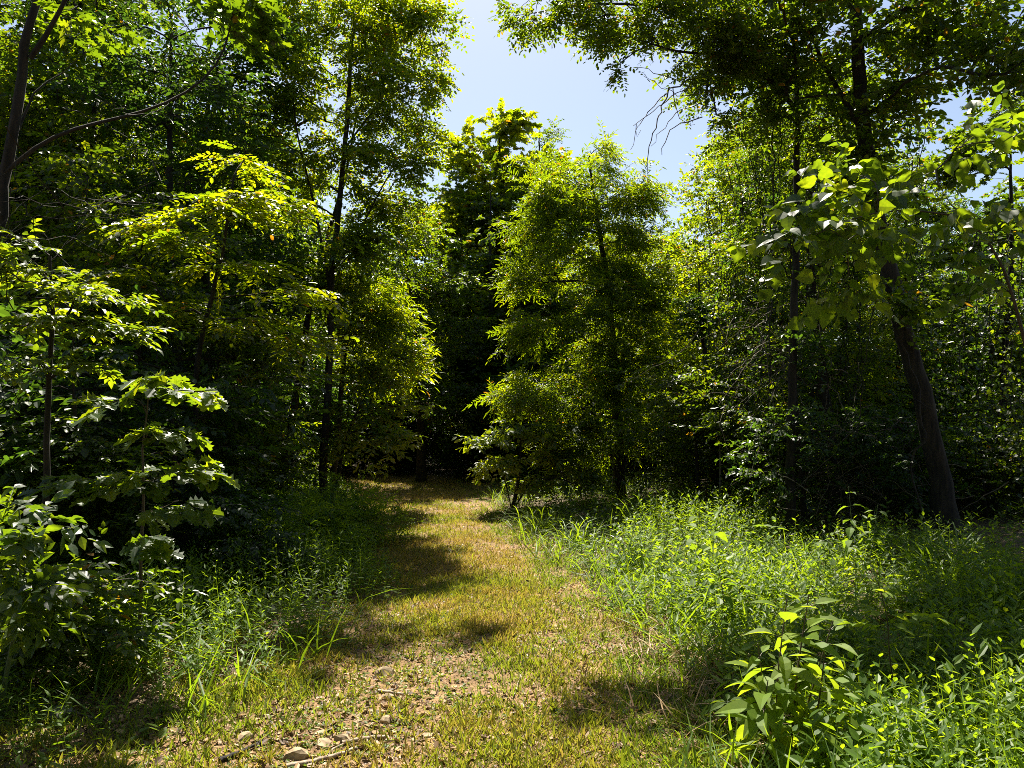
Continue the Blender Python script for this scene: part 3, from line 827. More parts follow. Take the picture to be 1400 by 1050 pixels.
def leafy_vine(label, lines, leaf=.06, per_m=26, mat='leaf', tpl=None, grp=None):
    reseed(label)
    b = np.array(lines[0][-1], float)
    t = thing("leafy_vine", label, "vine", b, 0, grp)
    gs, gl = Geo(), Geo()
    for pts in lines:
        q = resample(np.array([np.asarray(p, float) for p in pts]), .12) - b
        q[1:-1] += rng.normal(size=q[1:-1].shape) * .02
        tube(gs, q, np.linspace(.007, .003, len(q)), 4)
        n = int(len(q) * .12 * per_m)
        p = q[rng.integers(0, len(q), n)] + rng.normal(size=(n, 3)) * .06
        a = rng.uniform(0, 6.28, n)
        d = np.stack([np.cos(a), np.sin(a), -.6 + .4 * rng.normal(size=n)], 1)
        place_leaves(gl, tpl or T_OVATE, p, d, np.tile((0, -.3, 1.), (n, 1)) + .4 * rng.normal(size=(n, 3)), leaf * rng.uniform(.6, 1.25, n), np.clip(.5 + .2 * rng.normal(size=n), 0, .87), wide=1.2 + .5 * rng.random(n))
    gs.build("stem", M['bark_dark'], t)
    gl.build("foliage", M[mat], t)
    return t
for (px, d, y0, y1, lab) in [(985, 12.2, 330, 640, "leafy vine curtain hanging in front of the snag"), (1022, 11.6, 170, 560, "long leafy vine curtain at the right side of the sky opening"),
                             (1046, 10.6, 120, 600, "leafy vine curtain just left of the pole-like tree"), (1112, 10.4, 90, 640, "leafy vine curtain between the pole-like tree and the big trunk"),
                             (1150, 10.8, 300, 690, "leafy vine curtain low behind the brush tangle"), (1250, 10.5, 180, 560, "leafy vine curtain right of the big trunk's upper part"),
                             (1330, 10.2, 350, 720, "leafy vine curtain at the far right, behind the thick trunk"), (1385, 9.6, 330, 700, "leafy vine curtain at the right edge of the photo")]:
    r_ = np.random.default_rng(px)
    leafy_vine(lab, [[P(px + r_.uniform(-30, 30), y0 + r_.uniform(-60, 60), d), P(px + r_.uniform(-32, 32), (y0 + y1) / 2, d + r_.uniform(-.3, .3)), P(px + r_.uniform(-36, 36), y1 + r_.uniform(-90, 30), d)] for _ in range(7)],
               leaf=.065, mat='leaf' if px % 2 else 'leaf_dark', grp="leafy vines hanging in the right-hand woods")

def tangle(name, label, cat, base, center, rad, n, mat, ln=(.4, 1.2), r=(.003, .009)):
    reseed(label)
    gt = Geo(); base = np.array(base); c = np.array(center) - base
    for i in range(n):
        p = c + rng.normal(size=3) * np.array(rad) * .5
        d = unit(rng.normal(size=3) + np.array((-.5, 0, .1)))
        L = rng.uniform(*ln)
        bend = rng.normal(size=3) * .25 * L
        q = np.array([p - d * L / 2, p + bend * .4, p + d * L / 2 - np.array((0, 0, .15 * L))])
        q[:, 2] = np.maximum(q[:, 2], .02)
        q = resample(q, .1)
        q[1:-1] += rng.normal(size=q[1:-1].shape) * .012
        tube(gt, q, np.linspace(rng.uniform(*r), r[0] * .6, len(q)), 3)
    o = gt.build(name, M[mat]); o.location = base
    return tag(o, label, cat)
tangle("brush_tangle", "tangle of bare dead twigs in the shade left of the thick leaning trunk", "dead brush", gb(1170, 9.8), P(1165, 640, 9.8), (1.0, .5, .8), 130, 'deadwood')
tangle("brush_tangle", "grey dead twigs slanting through the vines below the pole-like tree", "dead brush", gb(1060, 10.2), P(1050, 500, 10.2), (.8, .5, .8), 60, 'deadwood', (.5, 1.4))
tangle("brush_tangle", "thin dead branches under the feathery tree beside the bright shrub", "dead brush", gb(820, 14.2), P(830, 640, 14.2), (1.2, .5, .5), 70, 'bark')
tangle("brush_tangle", "pale bare twigs crossing in front of the dark woods at the upper left", "dead brush", gb(80, 5.9), P(70, 290, 5.8), (.7, .3, .5), 26, 'bark', (.6, 1.6), (.003, .006))
o = Geo(); q = resample(np.array([gb(985, 11.5), P(985, 680, 11.5), P(984, 600, 11.5), P(986, 580, 11.5)]), .15)
tube(o, q - q[0], np.linspace(.02, .014, len(q)), 6); oo = o.build("dead_sapling", M['deadwood']); oo.location = q[0]
tag(oo, "thin pale dead stem standing upright in front of the dark right-hand woods", "dead sapling")

# ------------------------------------------------------------------ WOODS BEHIND: models, then copies
def bg_model(kind, h, r0, rad, z0, n, label, size=1.0, crown_mat=None, tc=None):
    cl = []
    k = 7
    for i in range(k):
        z = z0 + (h - z0) * (i + .5) / k
        w = rad * (.75 + .45 * math.sin(math.pi * (.12 + .8 * (i + .5) / k)))
        for s in range(2):
            a = rng.uniform(0, 6.28)
            cl.append(((math.cos(a) * w * .45, math.sin(a) * w * .45, z), (w * .75, w * .75, (h - z0) / k * .8), n // (2 * k)))
    lean = rng.normal(size=2) * .25
    tr = [(0, 0, 0), (lean[0] * .3, lean[1] * .3, h * .3), (lean[0], lean[1], h * .6), (lean[0] * 1.2, lean[1] * 1.1, h * .93)]
    return make_tree("tree", label, "tree", (0, 0, 0), tr, r0, cl, kind, size=size, bark='bark_dark', crown_mat=crown_mat, tc=tc, clear=z0 * .6)

def shrub_model(kind, h, rad, n, label, size=1.0, tc=None):
    b0 = (0, 0, 0)
    cl = [((rng.normal() * rad * .35, rng.normal() * rad * .35, h * (.35 + .5 * i / 4)), (rad * .7, rad * .7, h * .22), n // 5) for i in range(5)]
    return make_tree("shrub", label, "shrub", b0, [(0, 0, 0), (.05, 0, h * .4), (.1, .05, h * .85)], .02, cl, kind, size=size, clear=.1, tc=tc, crown_name='foliage', trunk_name='stem', bark='bark_dark')

models = [bg_model('ovate', 9.5, .10, 1.7, 1.6, 420, "a", 1.15), bg_model('ailanthus', 9.0, .08, 1.5, 2.2, 280, "a", 1.0),
          bg_model('maple', 10.0, .12, 1.8, 1.8, 440, "a"), bg_model('dark', 9.0, .09, 1.6, 1.2, 520, "a"), bg_model('small', 8.0, .07, 1.4, 1.0, 520, "a", 1.15)]
smodels = [shrub_model('shrub', 1.6, .8, 110, "a"), shrub_model('dark', 2.2, .9, 140, "a"), shrub_model('broad', 1.3, .6, 60, "a", .8), shrub_model('small', 1.9, .8, 130, "a")]

SP = [(np.array((-100., 0)), 0)]
def free(x, y, r):
    return all(np.hypot(x - p[0], y - p[1]) > r for p in placed)
placed = [tuple(o_.location[:2]) for o_ in C.objects if o_.get('category') in ('tree', 'dead tree')]
used = set()
def skyline(lo, hi):
    """the wood is lower where the photo opens to the sky right of the path"""
    def f(x, y):
        px = 700 + x / y * F
        if 815 < px < 1000:
            t = min(hi, max(.42, (1.6 + y * .255) / 10.6))
            return (t * .92, t)
        if x > .42 * y:
            return (.58, .72)
        return (lo, hi)
    return f
def put(modlist, k, x, y, s, label, group, sz=None):
    src = modlist[k]
    loc = tuple(base_on_ground(x, y))
    rz = rng.uniform(0, 6.28)
    sc = (s, s, s * (sz or rng.uniform(.9, 1.12)))
    key = src.name
    if key not in used:
        used.add(key)
        src.location = loc; src.rotation_euler = (0, 0, rz); src.scale = sc
        src['label'] = label; src['group'] = group
        return src
    return dup(src, loc, rz, sc, label, group)

def scatter(modlist, n, xr, yr, spacing, ok, s, label, group, weights=None, sz=None):
    reseed(label + group)
    tries = 0; c = 0
    while c < n and tries < 6000:
        tries += 1
        x, y = rng.uniform(*xr), rng.uniform(*yr)
        if not ok(x, y) or not free(x, y, spacing):
            continue
        k = int(rng.choice(len(modlist), p=weights))
        put(modlist, k, x, y, rng.uniform(*(s(x, y) if callable(s) else s)), label, group, 1.0 if modlist is models and y > 0 and 815 < 700 + x / y * F < 1000 else sz)
        placed.append((x, y)); c += 1
    return c

pathfree = lambda x, y, m: abs(x - path_c(y)) > path_w(y) + m
# left woods
scatter(models, 58, (-18, -3.4), (11.5, 30), 1.55, lambda x, y: x < path_c(y) - path_w(y) - 2.0 and x > -1.05 * y - 2, (.85, 1.15),
        "slender forest tree in the dark woods left of the path", "trees of the woods left of the path", [.3, .15, .15, .25, .15])
# right woods
scatter(models, 52, (2.6, 18), (12.0, 30), 1.5, lambda x, y: x > .19 * y + .4 and x < .95 * y + 2, skyline(.7, .95),
        "forest tree in the tangled woods on the right, behind the big leaning trunk", "trees of the woods on the right", [.25, .1, .15, .25, .25])
# brush close behind the right bank
scatter(smodels, 16, (4.2, 10), (9.9, 12.4), .7, lambda x, y: x > .50 * y and x < .8 * y + 1, (.5, .85),
        "low shrub in the dark brush just behind the right bank", "shrubs behind the right bank", [.4, .25, 0, .35])
# far end
scatter(models, 75, (-16, 9), (21.0, 42), 1.3, lambda x, y: (pathfree(x, y, .5) or y > 24) and not (-3.6 < x < -.9 and y < 27.5), skyline(.8, 1.0),
        "distant forest tree closing off the far end of the path", "trees beyond the far end of the path", [.25, .1, .2, .3, .15])
# unseen trees added behind and beside the viewpoint to block sky light
scatter(models, 30, (-15, 15), (-15, -3.5), 1.9, lambda x, y: abs(x + .4) > 1.9, (.9, 1.15),
        "forest tree of the woods behind the viewpoint, outside the picture", "trees behind the viewpoint", [.3, .1, .2, .25, .15])
scatter(models, 10, (-9, 9), (-2.5, 3.5), 1.6, lambda x, y: abs(x + .2) > 4.4, (.85, 1.0),
        "forest tree at the side of the viewpoint, outside the picture", "trees beside the viewpoint", [.3, .1, .2, .25, .15])
# undergrowth
scatter(smodels, 80, (-12, -2.4), (7.5, 22), .6, lambda x, y: x < path_c(y) - path_w(y) - 1.7 - (1.2 if y > 15 else 0) and x > -.8 * y - 1, (.8, 1.3),
        "leafy understory shrub in the shade left of the path", "shrubs under the trees left of the path", [.3, .35, .15, .2])
scatter(smodels, 64, (1.2, 14), (11.0, 22), .6, lambda x, y: x > .12 * y + .6 and not (y < 16.5 and x < .19 * y + .3) and x < .75 * y + 1, (.8, 1.3),
        "leafy understory shrub in the tangled shade on the right", "shrubs under the trees on the right", [.4, .12, 0, .48])
scatter(smodels, 60, (-9, 3), (19.6, 27), .65, lambda x, y: (pathfree(x, y, .3) or y > 23), lambda x, y: (.5, .9) if (-3.6 < x < -.9) else (.9, 2.0),
        "low leafy shrub in the dark at the far end of the path", "shrubs at the far end of the path", [.3, .4, .1, .2])

# ------------------------------------------------------------------ GROUND COVER (uncountable: stuff)
T_STEM = leaf_tpl([(0, .006), (.5, .005), (1, .002)], 0, 0)
T_GRASSN = leaf_tpl([(0, .006), (.35, .011), (.7, .008), (1, 0)], .3, .5, True)
T_GRASS = leaf_tpl([(0, .02), (.4, .040), (.75, .028), (1, 0)], .3, .10)

def herbs(name, x, y, h, leaf, mat, m=11, tc=.5, wd=1.0):
    n = len(x)
    z = ground_h(x, y)
    base = np.stack([x, y, z - .01], 1)
    lean = rng.normal(size=(n, 2)) * .22
    sd = unit(np.stack([lean[:, 0], lean[:, 1], np.ones(n)], 1))
    gh = Geo()
    place_leaves(gh, T_STEM, base, sd, unit(rng.normal(size=(n, 3)) * np.array((1, 1, .1))), h, np.full(n, .25), 0)
    t = np.linspace(.22, 1.0, m)
    az0 = rng.uniform(0, 6.28, n)
    az = az0[:, None] + np.arange(m)[None] * math.pi + .5 * rng.normal(size=(n, m))
    up_ = .15 + .8 * (t[None] ** 3) + .2 * rng.normal(size=(n, m))
    d = np.stack([np.cos(az), np.sin(az), up_], -1)
    pos = base[:, None] + sd[:, None] * (h[:, None] * t[None])[..., None]
    nr = np.stack([-np.cos(az) * up_, -np.sin(az) * up_, np.ones_like(az)], -1) + .3 * rng.normal(size=(n, m, 3))
    s = leaf[:, None] * (1.1 - .5 * t[None]) * (.75 + .5 * rng.random((n, m)))
    tint = np.clip(tc + .14 * rng.normal(size=(n, 1)) + .1 * rng.normal(size=(n, m)), 0, 1)
    keep = rng.random((n, m)) < np.clip(h[:, None] / .35, .45, 1)
    place_leaves(gh, T_LANCE, pos[keep], d[keep], nr[keep], s[keep], tint[keep], wide=wd * (1 + .6 * rng.random(keep.sum())))
    o = gh.build(name, M[mat]); o['kind'] = 'stuff'
    return o

def sample_field(n, y0, y1, power):
    u = rng.random(n)
    a = 1 - power
    return (y0 ** a + u * (y1 ** a - y0 ** a)) ** (1 / a)

reseed('right bank')
# right bank
N_ = 9000
y = sample_field(N_, 2.4, 20, 1.35)
off = np.abs(rng.normal(size=N_)) * .9 + rng.random(N_) ** 1.2 * 3.2
x = path_c(y) + path_w(y) + off - .25 + .35 * (noise2(y, y * 0, .9) - .5)
dens = .35 + .65 * (noise2(x, y, .7) > .38)
k = (rng.random(N_) < dens) & (x < .72 * y + .5)
x, y, off = x[k], y[k], off[k]
h = (.06 + .40 * np.clip(off / 1.1, 0, 1) * np.clip(2.4 * noise2(x, y, .75) - .65, .06, 1.05)) * (.65 + .7 * rng.random(len(x)))
herbs("weed_cover", x, y, h, (.05 + .075 * rng.random(len(x)) ** 1.4), 'herb', tc=.46)

# broader-leaved plants and grass mixed into the right bank
N_ = 1500
y = sample_field(N_, 2.6, 18, 1.4); off = .15 + rng.random(N_) * 3.6; x = path_c(y) + path_w(y) + off
k = (noise2(x + 17, y + 3, .8) > .52) & (x < .72 * y + .5); x, y = x[k], y[k]
herbs("broad_weed_cover", x, y, .22 + .5 * rng.random(len(x)) * noise2(x + 5, y, .7), .07 + .04 * rng.random(len(x)), 'herb', m=9, tc=.5, wd=1.8)
reseed('left bank')
# left bank
N_ = 12000
y = sample_field(N_, 2.6, 20, 1.1)
off = np.abs(rng.normal(size=N_)) * .8 + rng.random(N_) ** 1.2 * 2.6
x = path_c(y) - path_w(y) - off + .22 + .30 * np.clip((y - 4.3) / .8, 0, 1) * np.clip((11 - y) / 3, 0, 1) + .3 * (noise2(y + 40, y * 0, .8) - .5)
near = np.clip((y - 4.2) / 2.2, 0, 1)
dens = (.30 + .70 * near) * (.45 + .55 * (noise2(x + 30, y, .6) > .40))
k = (rng.random(N_) < dens) & (x > -.75 * y - .5)
x, y, off, near = x[k], y[k], off[k], near[k]
h = (.09 + .44 * np.clip(off / .5, 0, 1) * (.35 + .9 * noise2(x, y, .6)) * (.30 + .70 * near)) * (.65 + .7 * rng.random(len(x)))
herbs("weed_cover", x, y, h, .045 + .045 * rng.random(len(x)), 'herb', tc=.35)

reseed('woodland floor weeds')
# woodland floor weeds under the trees, both sides and far end
N_ = 5000
x = rng.uniform(-12, 12, N_); y = rng.uniform(6, 26, N_)
k = (np.abs(x - path_c(y)) > path_w(y) + .4) & (noise2(x, y, 1.3) > .4)
x, y = x[k], y[k]
herbs("woodland_ground_cover", x, y, .15 + .35 * rng.random(len(x)), .07 + .05 * rng.random(len(x)), 'leaf_dark', m=9, tc=.5)

reseed('grass tufts on the path')
# grass tufts on the path
def tufts(name, x, y, hmin, hmax, nb, mat, tint, spread=.02, lean=.55, tpl=None):
    reseed(name)
    n = len(x)
    xx = (x[:, None] + spread * rng.normal(size=(n, nb))).ravel(); yy = (y[:, None] + spread * rng.normal(size=(n, nb))).ravel()
    z = ground_h(xx, yy) + .004
    d = np.stack([lean * rng.normal(size=n * nb), lean * rng.normal(size=n * nb), np.ones(n * nb)], 1)
    nr = np.stack([-d[:, 0], -d[:, 1], np.ones(n * nb) * .4], 1) + .3 * rng.normal(size=(n * nb, 3))
    s = rng.uniform(hmin, hmax, n * nb) * np.repeat(.7 + .6 * rng.random(n), nb)
    tt = np.clip(np.repeat(tint, nb) + .12 * rng.normal(size=n * nb), 0, 1)
    gq = Geo()
    place_leaves(gq, tpl or T_GRASS, np.stack([xx, yy, z], 1), d, nr, s, tt, wide=1 + rng.random(n * nb))
    o = gq.build(name, M[mat]); o['kind'] = 'stuff'
    return o
N_ = 44000
y = sample_field(N_, 2.7, 21, 1.5)
u = rng.uniform(-1.08, 1.08, N_)
x = path_c(y) + u * path_w(y)
m1 = noise2(x, y, .55); m2 = noise2(x + 11, y + 5, 1.6); m3 = noise2(x + 50, y, .15)
cover = .10 + .9 * np.clip((m1 * .5 + m2 * .5 + .2 * m3 - .42) * 3, 0, 1) + .35 * np.exp(-(u / .3) ** 2) * (y > 5)
cover += .5 * np.clip((y - 7) / 3, 0, 1) * (noise2(x + 90, y, .7) > .36)
cover *= np.where((u < -.05) & (u > -.75) & (y < 5.6), .30, 1)
k = rng.random(N_) < cover * np.where(y < 7, .60, .85)
x, y, m2, u = x[k], y[k], m2[k], u[k]
xe = np.r_[rng.uniform(-2.6, -1.15, 2600)]; ye = rng.uniform(3.2, 6.2, 2600)
ke = noise2(xe + 9, ye + 77, .35) > .42
x, y, u = np.r_[x, xe[ke]], np.r_[y, ye[ke]], np.r_[u, 0 * xe[ke]]
tint = np.clip(.32 + .42 * noise2(x + 70, y + 20, .5) + .25 * (noise2(x, y, 1.4) - .5) - .25 * (u > .6) + .06 * np.clip((y - 6) / 6, 0, 1), 0, 1)
tufts("path_grass", x, y, .025, .075, 5, 'grass', tint)

reseed('longer grass blades')
# longer grass blades standing in both banks
N_ = 4200
y = sample_field(N_, 2.6, 18, 1.3); sd2 = np.where(rng.random(N_) < .72, 1, -1)
x = path_c(y) + sd2 * (path_w(y) + rng.random(N_) * 3.2 - .3 * rng.random(N_))
k = (noise2(x + 31, y + 12, .6) > .47) & (np.abs(x) < .75 * y + .6)
x, y = x[k], y[k]
tufts("bank_grass", x, y,   .10, .40, 6, 'herb', .2 + .4 * noise2(x, y, .5), .09, .5, T_GRASSN)

reseed('flat little weeds')
# dry brown weeds dying back along the right edge of the path
reseed('dry')
N_ = 300
p_ = G(965, 915); x = p_[0] + .32 * rng.normal(size=N_); y = p_[1] + .55 * rng.normal(size=N_)
tufts("dry_weeds", x, y, .06, .22, 5, 'litter', .45 + .5 * rng.random(N_), .04, .6, T_GRASSN)

# flat little weeds on the path
N_ = 9000
y = sample_field(N_, 2.7, 18, 1.6); u = rng.uniform(-1.1, 1.15, N_); x = path_c(y) + u * path_w(y)
k = noise2(x + 3, y + 9, .4) > .45
x, y = x[k], y[k]
gq = Geo(); nb = 5; n = len(x)
az = rng.uniform(0, 6.28, (n, nb)); dd = np.stack([np.cos(az), np.sin(az), .25 + .3 * rng.random((n, nb))], -1).reshape(-1, 3)
px_ = np.repeat(np.stack([x, y, ground_h(x, y) + .012], 1), nb, 0) + np.r_[[.006]] * rng.normal(size=(n * nb, 3))
place_leaves(gq, T_OVATE, px_, dd, np.tile((0, 0, 1.), (n * nb, 1)) + .3 * rng.normal(size=(n * nb, 3)), rng.uniform(.012, .03, n * nb), np.clip(rng.normal(.5, .2, n * nb), 0, 1))
o = gq.build("path_weeds", M['herb']); o['kind'] = 'stuff'

reseed('dead leaves and bits')
# dead leaves and bits
N_ = 60000
y = sample_field(N_, 2.7, 20, 1.7); u = rng.uniform(-1.9, 1.15, N_); x = path_c(y) + u * path_w(y)
k = rng.random(N_) < np.clip(.35 + 1.0 * (noise2(x + 8, y + 2, .5) - .3) + .25 * (u < -.3), 0, 1)
x, y = x[k], y[k]; n = len(x)
az = rng.uniform(0, 6.28, n)
gq = Geo()
place_leaves(gq, T_BIT, np.stack([x, y, ground_h(x, y) + .012 + .008 * rng.random(n)], 1), np.stack([np.cos(az), np.sin(az), .25 * rng.normal(size=n)], 1),
             np.tile((0, 0, 1.), (n, 1)) + .35 * rng.normal(size=(n, 3)), .012 + .035 * rng.random(n) ** 2.5, rng.random(n), wide=.4 + 1.0 * rng.random(n))
o = gq.build("leaf_litter", M['litter']); o['kind'] = 'stuff'
N_ = 9000
x = rng.uniform(-9, 9, N_); y = rng.uniform(3, 22, N_); k = np.abs(x - path_c(y)) > path_w(y); x, y = x[k], y[k]; n = len(x)
az = rng.uniform(0, 6.28, n); gq = Geo()
place_leaves(gq, T_OVATE, np.stack([x, y, ground_h(x, y) + .015 + .01 * rng.random(n)], 1), np.stack([np.cos(az), np.sin(az), .2 * rng.normal(size=n)], 1),
             np.tile((0, 0, 1.), (n, 1)) + .4 * rng.normal(size=(n, 3)), .04 + .05 * rng.random(n), .6 * rng.random(n))
o = gq.build("leaf_litter", M['litter']); o['kind'] = 'stuff'

reseed('gravel')
# gravel
OCT_V = np.array([(1, 0, 0), (0, 1, 0), (-1, 0, 0), (0, -1, 0), (0, 0, .6), (0, 0, -.4)])
OCT_F = np.array([0, 1, 4, 1, 2, 4, 2, 3, 4, 3, 0, 4, 1, 0, 5, 2, 1, 5, 3, 2, 5, 0, 3, 5])
N_ = 2800
y = sample_field(N_, 2.7, 14, 1.9); u = rng.uniform(-1.1, 1.0, N_); x = path_c(y) + u * path_w(y)
k = rng.random(N_) < np.clip(.25 + .75 * np.exp(-((u + .45) / .35) ** 2), 0, 1)
x, y = x[k], y[k]; n = len(x)
V = OCT_V[None] * (.6 + .8 * rng.random((n, 6, 1))) * (.004 + .014 * rng.random((n, 1, 1)) ** 2.2) * np.array((1, 1, .7))
a = rng.uniform(0, 6.28, n); ca, sa = np.cos(a)[:, None], np.sin(a)[:, None]
V = np.stack([V[..., 0] * ca - V[..., 1] * sa, V[..., 0] * sa + V[..., 1] * ca, V[..., 2]], -1) + np.stack([x, y, ground_h(x, y) + .014], 1)[:, None]
gq = Geo(); gq.add(V, (OCT_F[None] + (np.arange(n) * 6)[:, None]).ravel(), np.full(n * 8, 3))
o = gq.build("gravel", M['stone']); o['kind'] = 'stuff'

# ------------------------------------------------------------------ STONES AND STICKS
import bmesh
def stone(px, py, w, hgt, label, mat='stone', dep=.7, yaw=None):
    reseed(label)
    p = G(px, py)
    bm = bmesh.new()
    bmesh.ops.create_icosphere(bm, subdivisions=2, radius=1)
    cuts = [unit(rng.normal(size=3)) for _ in range(7)]
    for v in bm.verts:
        q = np.array(v.co)
        for c in cuts:
            dd = q @ c
            if dd > .62: q = q - c * (dd - .62) * .9
        q += rng.normal(size=3) * .04
        v.co = (q[0] * w / 1.35, q[1] * w * dep / 1.35, q[2] * hgt / 1.3)
    me = bpy.data.meshes.new("stone"); bm.to_mesh(me); bm.free()
    me.materials.append(M[mat])
    o = bpy.data.objects.new("stone", me); C.objects.link(o)
    o.location = (p[0], p[1], float(ground_h(p[0], p[1])) + hgt * .22)
    o.rotation_euler = (rng.normal() * .1, rng.normal() * .1, rng.uniform(0, 6.28) if yaw is None else yaw)
    return tag(o, label, "stone", "stones lying on the path")
for a in [
    (325, 945, .11, .05, "flat pale stone in the grass, left of the worn dirt"),
    (330, 914, .10, .04, "pale stone half sunk in grass at the lower left, farthest left on the path"),
    (526, 920, .09, .06, "dark brown stone in the shade at the upper end of the stony patch"),
    (533, 957, .07, .05, "pale stone just below the short fallen stick"),
    (491, 979, .06, .03, "small pale flat stone, upper one of the pair at the middle of the dirt"),
    (507, 976, .055, .03, "small pale stone right beside the pair at the middle of the dirt"),
    (492, 988, .05, .03, "small brownish stone, lower one of the pair at the middle of the dirt"),
    (527, 990, .07, .05, "bright angular stone right of the middle of the stony dirt"),
    (443, 1016, .085, .05, "tan angular stone left of the two fallen sticks"),
    (470, 1013, .075, .055, "blocky tan stone touching the left end of the upper fallen stick"),
    (402, 1030, .11, .06, "large tan stone at the bottom edge, left of the fallen sticks"),
    (474, 996, .08, .025, "thin grey-edged flat stone between the paired stones and the sticks"),
    (582, 1010, .075, .03, "flat tan stone alone in the dirt right of the sticks"),
    (612, 962, .07, .03, "pale stone on the right of the dirt, beside the green grass"),
    (540, 1030, .06, .03, "brown stone just right of the sticks at the bottom edge"),
    (680, 985, .06, .025, "small cream stone in the middle of the grassy path"),
    (335, 1010, .08, .04, "weathered stone amid the grass at the lower left"),
    (440, 1000, .07, .03, "pale chip of stone above the tan angular stone"),
    (765, 860, .07, .03, "cream stone in the grass farther up the right wheel track"),
    (735, 835, .08, .03, "pale stone at the edge of the right wheel track, farthest up the path")]:
    stone(*a)
tg = stone(168, 862, .30, .12, "grey boulder half hidden by weeds at the foot of the oak sapling", 'stone_grey')
tg2 = stone(365, 848, .16, .08, "small grey rock in the shade on the left bank", 'stone_grey')
tg3 = stone(75, 990, .16, .05, "grey rock in the leaf litter at the lower left corner", 'stone_grey')

def stick(label, pix, r, mat='stick', fork=None, lift=.012):
    reseed(label)
    pts = []
    for (a, c) in pix:
        p = G(a, c); pts.append((p[0], p[1], float(ground_h(p[0], p[1])) + r + lift))
    q = resample(np.array(pts), .03); p0 = q[0].copy(); q = q - p0
    q[1:-1] += rng.normal(size=q[1:-1].shape) * r * .12
    gs = Geo(); tube(gs, q, np.linspace(r, r * .7, len(q)) * (1 + .1 * rng.normal(size=len(q))), 7, wob=.15)
    if fork:
        k = len(q) // 2
        f = [q[k]] + [np.append(G(a, c)[:2], float(ground_h(*G(a, c)[:2])) + r + lift) - p0 for (a, c) in fork]
        f = resample(np.array(f), .03); tube(gs, f, np.linspace(r * .6, r * .35, len(f)), 6)
    o = gs.build("fallen_stick", M[mat]); o.location = p0
    return tag(o, label, "stick", "sticks fallen on the path")
stick("short fallen stick in the dirt, uppermost of the sticks", [(517, 946), (533, 950), (551, 954)], .009)
stick("straight thick fallen stick lying level beside the blocky stone", [(468, 1020), (490, 1016), (528, 1015)], .012)
stick("longest thick stick at the bottom edge with a forked twig", [(392, 1046), (430, 1043), (462, 1038), (487, 1030)], .013, fork=[(455, 1028), (470, 1022)])
stick("thin pale straw-like stick on the green middle of the path", [(712, 928), (708, 940), (703, 955)], .005)
stick("thin pale twig slanting across the lower middle of the path", [(662, 998), (690, 1008), (722, 1022)], .004)
stick("dark stick at the lower left pointing up to the stones", [(300, 1042), (330, 1030), (360, 1014)], .012, 'bark')
stick("thin grey stick in the litter at the lower left corner", [(95, 985), (120, 992), (142, 998)], .008, 'deadwood')
stick("short pale stick lying in the grass on the right wheel track", [(803, 893), (812, 888), (822, 880)], .006)
stick("thin twig at the right side of the path by the dark clump", [(880, 902), (905, 910), (925, 918)], .004)

# ------------------------------------------------------------------ TALL WEEDS AS INDIVIDUALS
def weed(name, label, cat, base, stems, leaf, tpl, mat, per=10, droop=-.2, stem_r=.005, tc=.5, smat='stem', t0=.25, pinn=None, jit=.3, wide=1.0, whorl=2):
    reseed(label)
    base = np.asarray(base, float)
    t = thing(name, label, cat, base)
    gs, gl = Geo(), Geo()
    for pts in stems:
        q = resample(np.array([np.asarray(p, float) for p in pts]), .06) - base
        tube(gs, q, np.linspace(stem_r, stem_r * .4, len(q)), 6)
        m = len(q)
        az = rng.uniform(0, 6.28)
        for i in range(per):
            f = t0 + (1 - t0) * (i + .5) / per
            p = q[min(m - 1, int(f * (m - 1)))]
            for w in range(whorl):
                a = az + i * 1.57 + w * 6.28 / whorl + rng.normal() * .35
                el = droop + .9 * f ** 4 + rng.normal() * .22
                d = np.array([[math.cos(a), math.sin(a), el]])
                n_ = np.array([[-math.cos(a) * el, -math.sin(a) * el, 1.0]]) + .25 * rng.normal(size=(1, 3))
                s = leaf * (1.05 - .35 * f) * rng.uniform(.75, 1.2)
                if f > .9: s *= .75
                ti = np.clip(tc + .16 * rng.normal(size=1), 0, 1)
                if pinn:
                    emit_sprays(gl, tpl, pinn, p[None], d, n_, np.array([s / leaf]), float(ti[0]), .08, .12)
                else:
                    place_leaves(gl, tpl, p[None] + .12 * leaf * unit(d), d, n_, np.array([s]), ti, .5, np.array([wide]))
                    tube(gs, np.stack([p, p + .14 * leaf * unit(d)[0]]), np.array([stem_r * .4, stem_r * .3]), 3)
    gs.build("stem", M[smat], t)
    gl.build("foliage", M[mat], t)
    return t

b = base_on_ground(*G(1062, 1046)[:2])
d0 = b[1]
weed("tall_weed", "tall broad-leaved weed with large drooping leaves, nearest on the right bank", "weed", b,
     [[b, P(1062, 930, d0), P(1076, 818, d0 + .02)], [b + (.07, .03, 0), P(1088, 930, d0 + .04), P(1106, 812, d0 + .06)], [b + (.10, .10, 0), P(1108, 950, d0 + .12), P(1140, 845, d0 + .14)],
      [b + (-.03, .05, 0), P(1045, 950, d0 + .05), P(1036, 880, d0 + .05)], [b + (.13, -.02, 0), P(1120, 960, d0), P(1128, 890, d0)], [b + (-.02, -.05, 0), P(1040, 990, d0 - .1), P(1050, 930, d0 - .1)]],
     .23, T_BROAD, 'weed', wide=.85, per=9, droop=-.3, stem_r=.006, tc=.75, smat='stem_brown', t0=.28)
b = base_on_ground(*G(992, 880)[:2]); d0 = b[1]
weed("tall_weed", "dark-stemmed weed with dull leaves at the path's right edge, behind the nearest broad-leaved one", "weed", b,
     [[b, P(990, 820, d0), P(982, 775, d0)], [b + (.12, .1, 0), P(1010, 830, d0 + .1), P(1012, 790, d0 + .1)]], .15, T_BROAD, 'weed', per=5, droop=-.2, tc=.3, smat='stem_brown', t0=.35)
b = base_on_ground(*G(955, 812)[:2]); d0 = b[1]
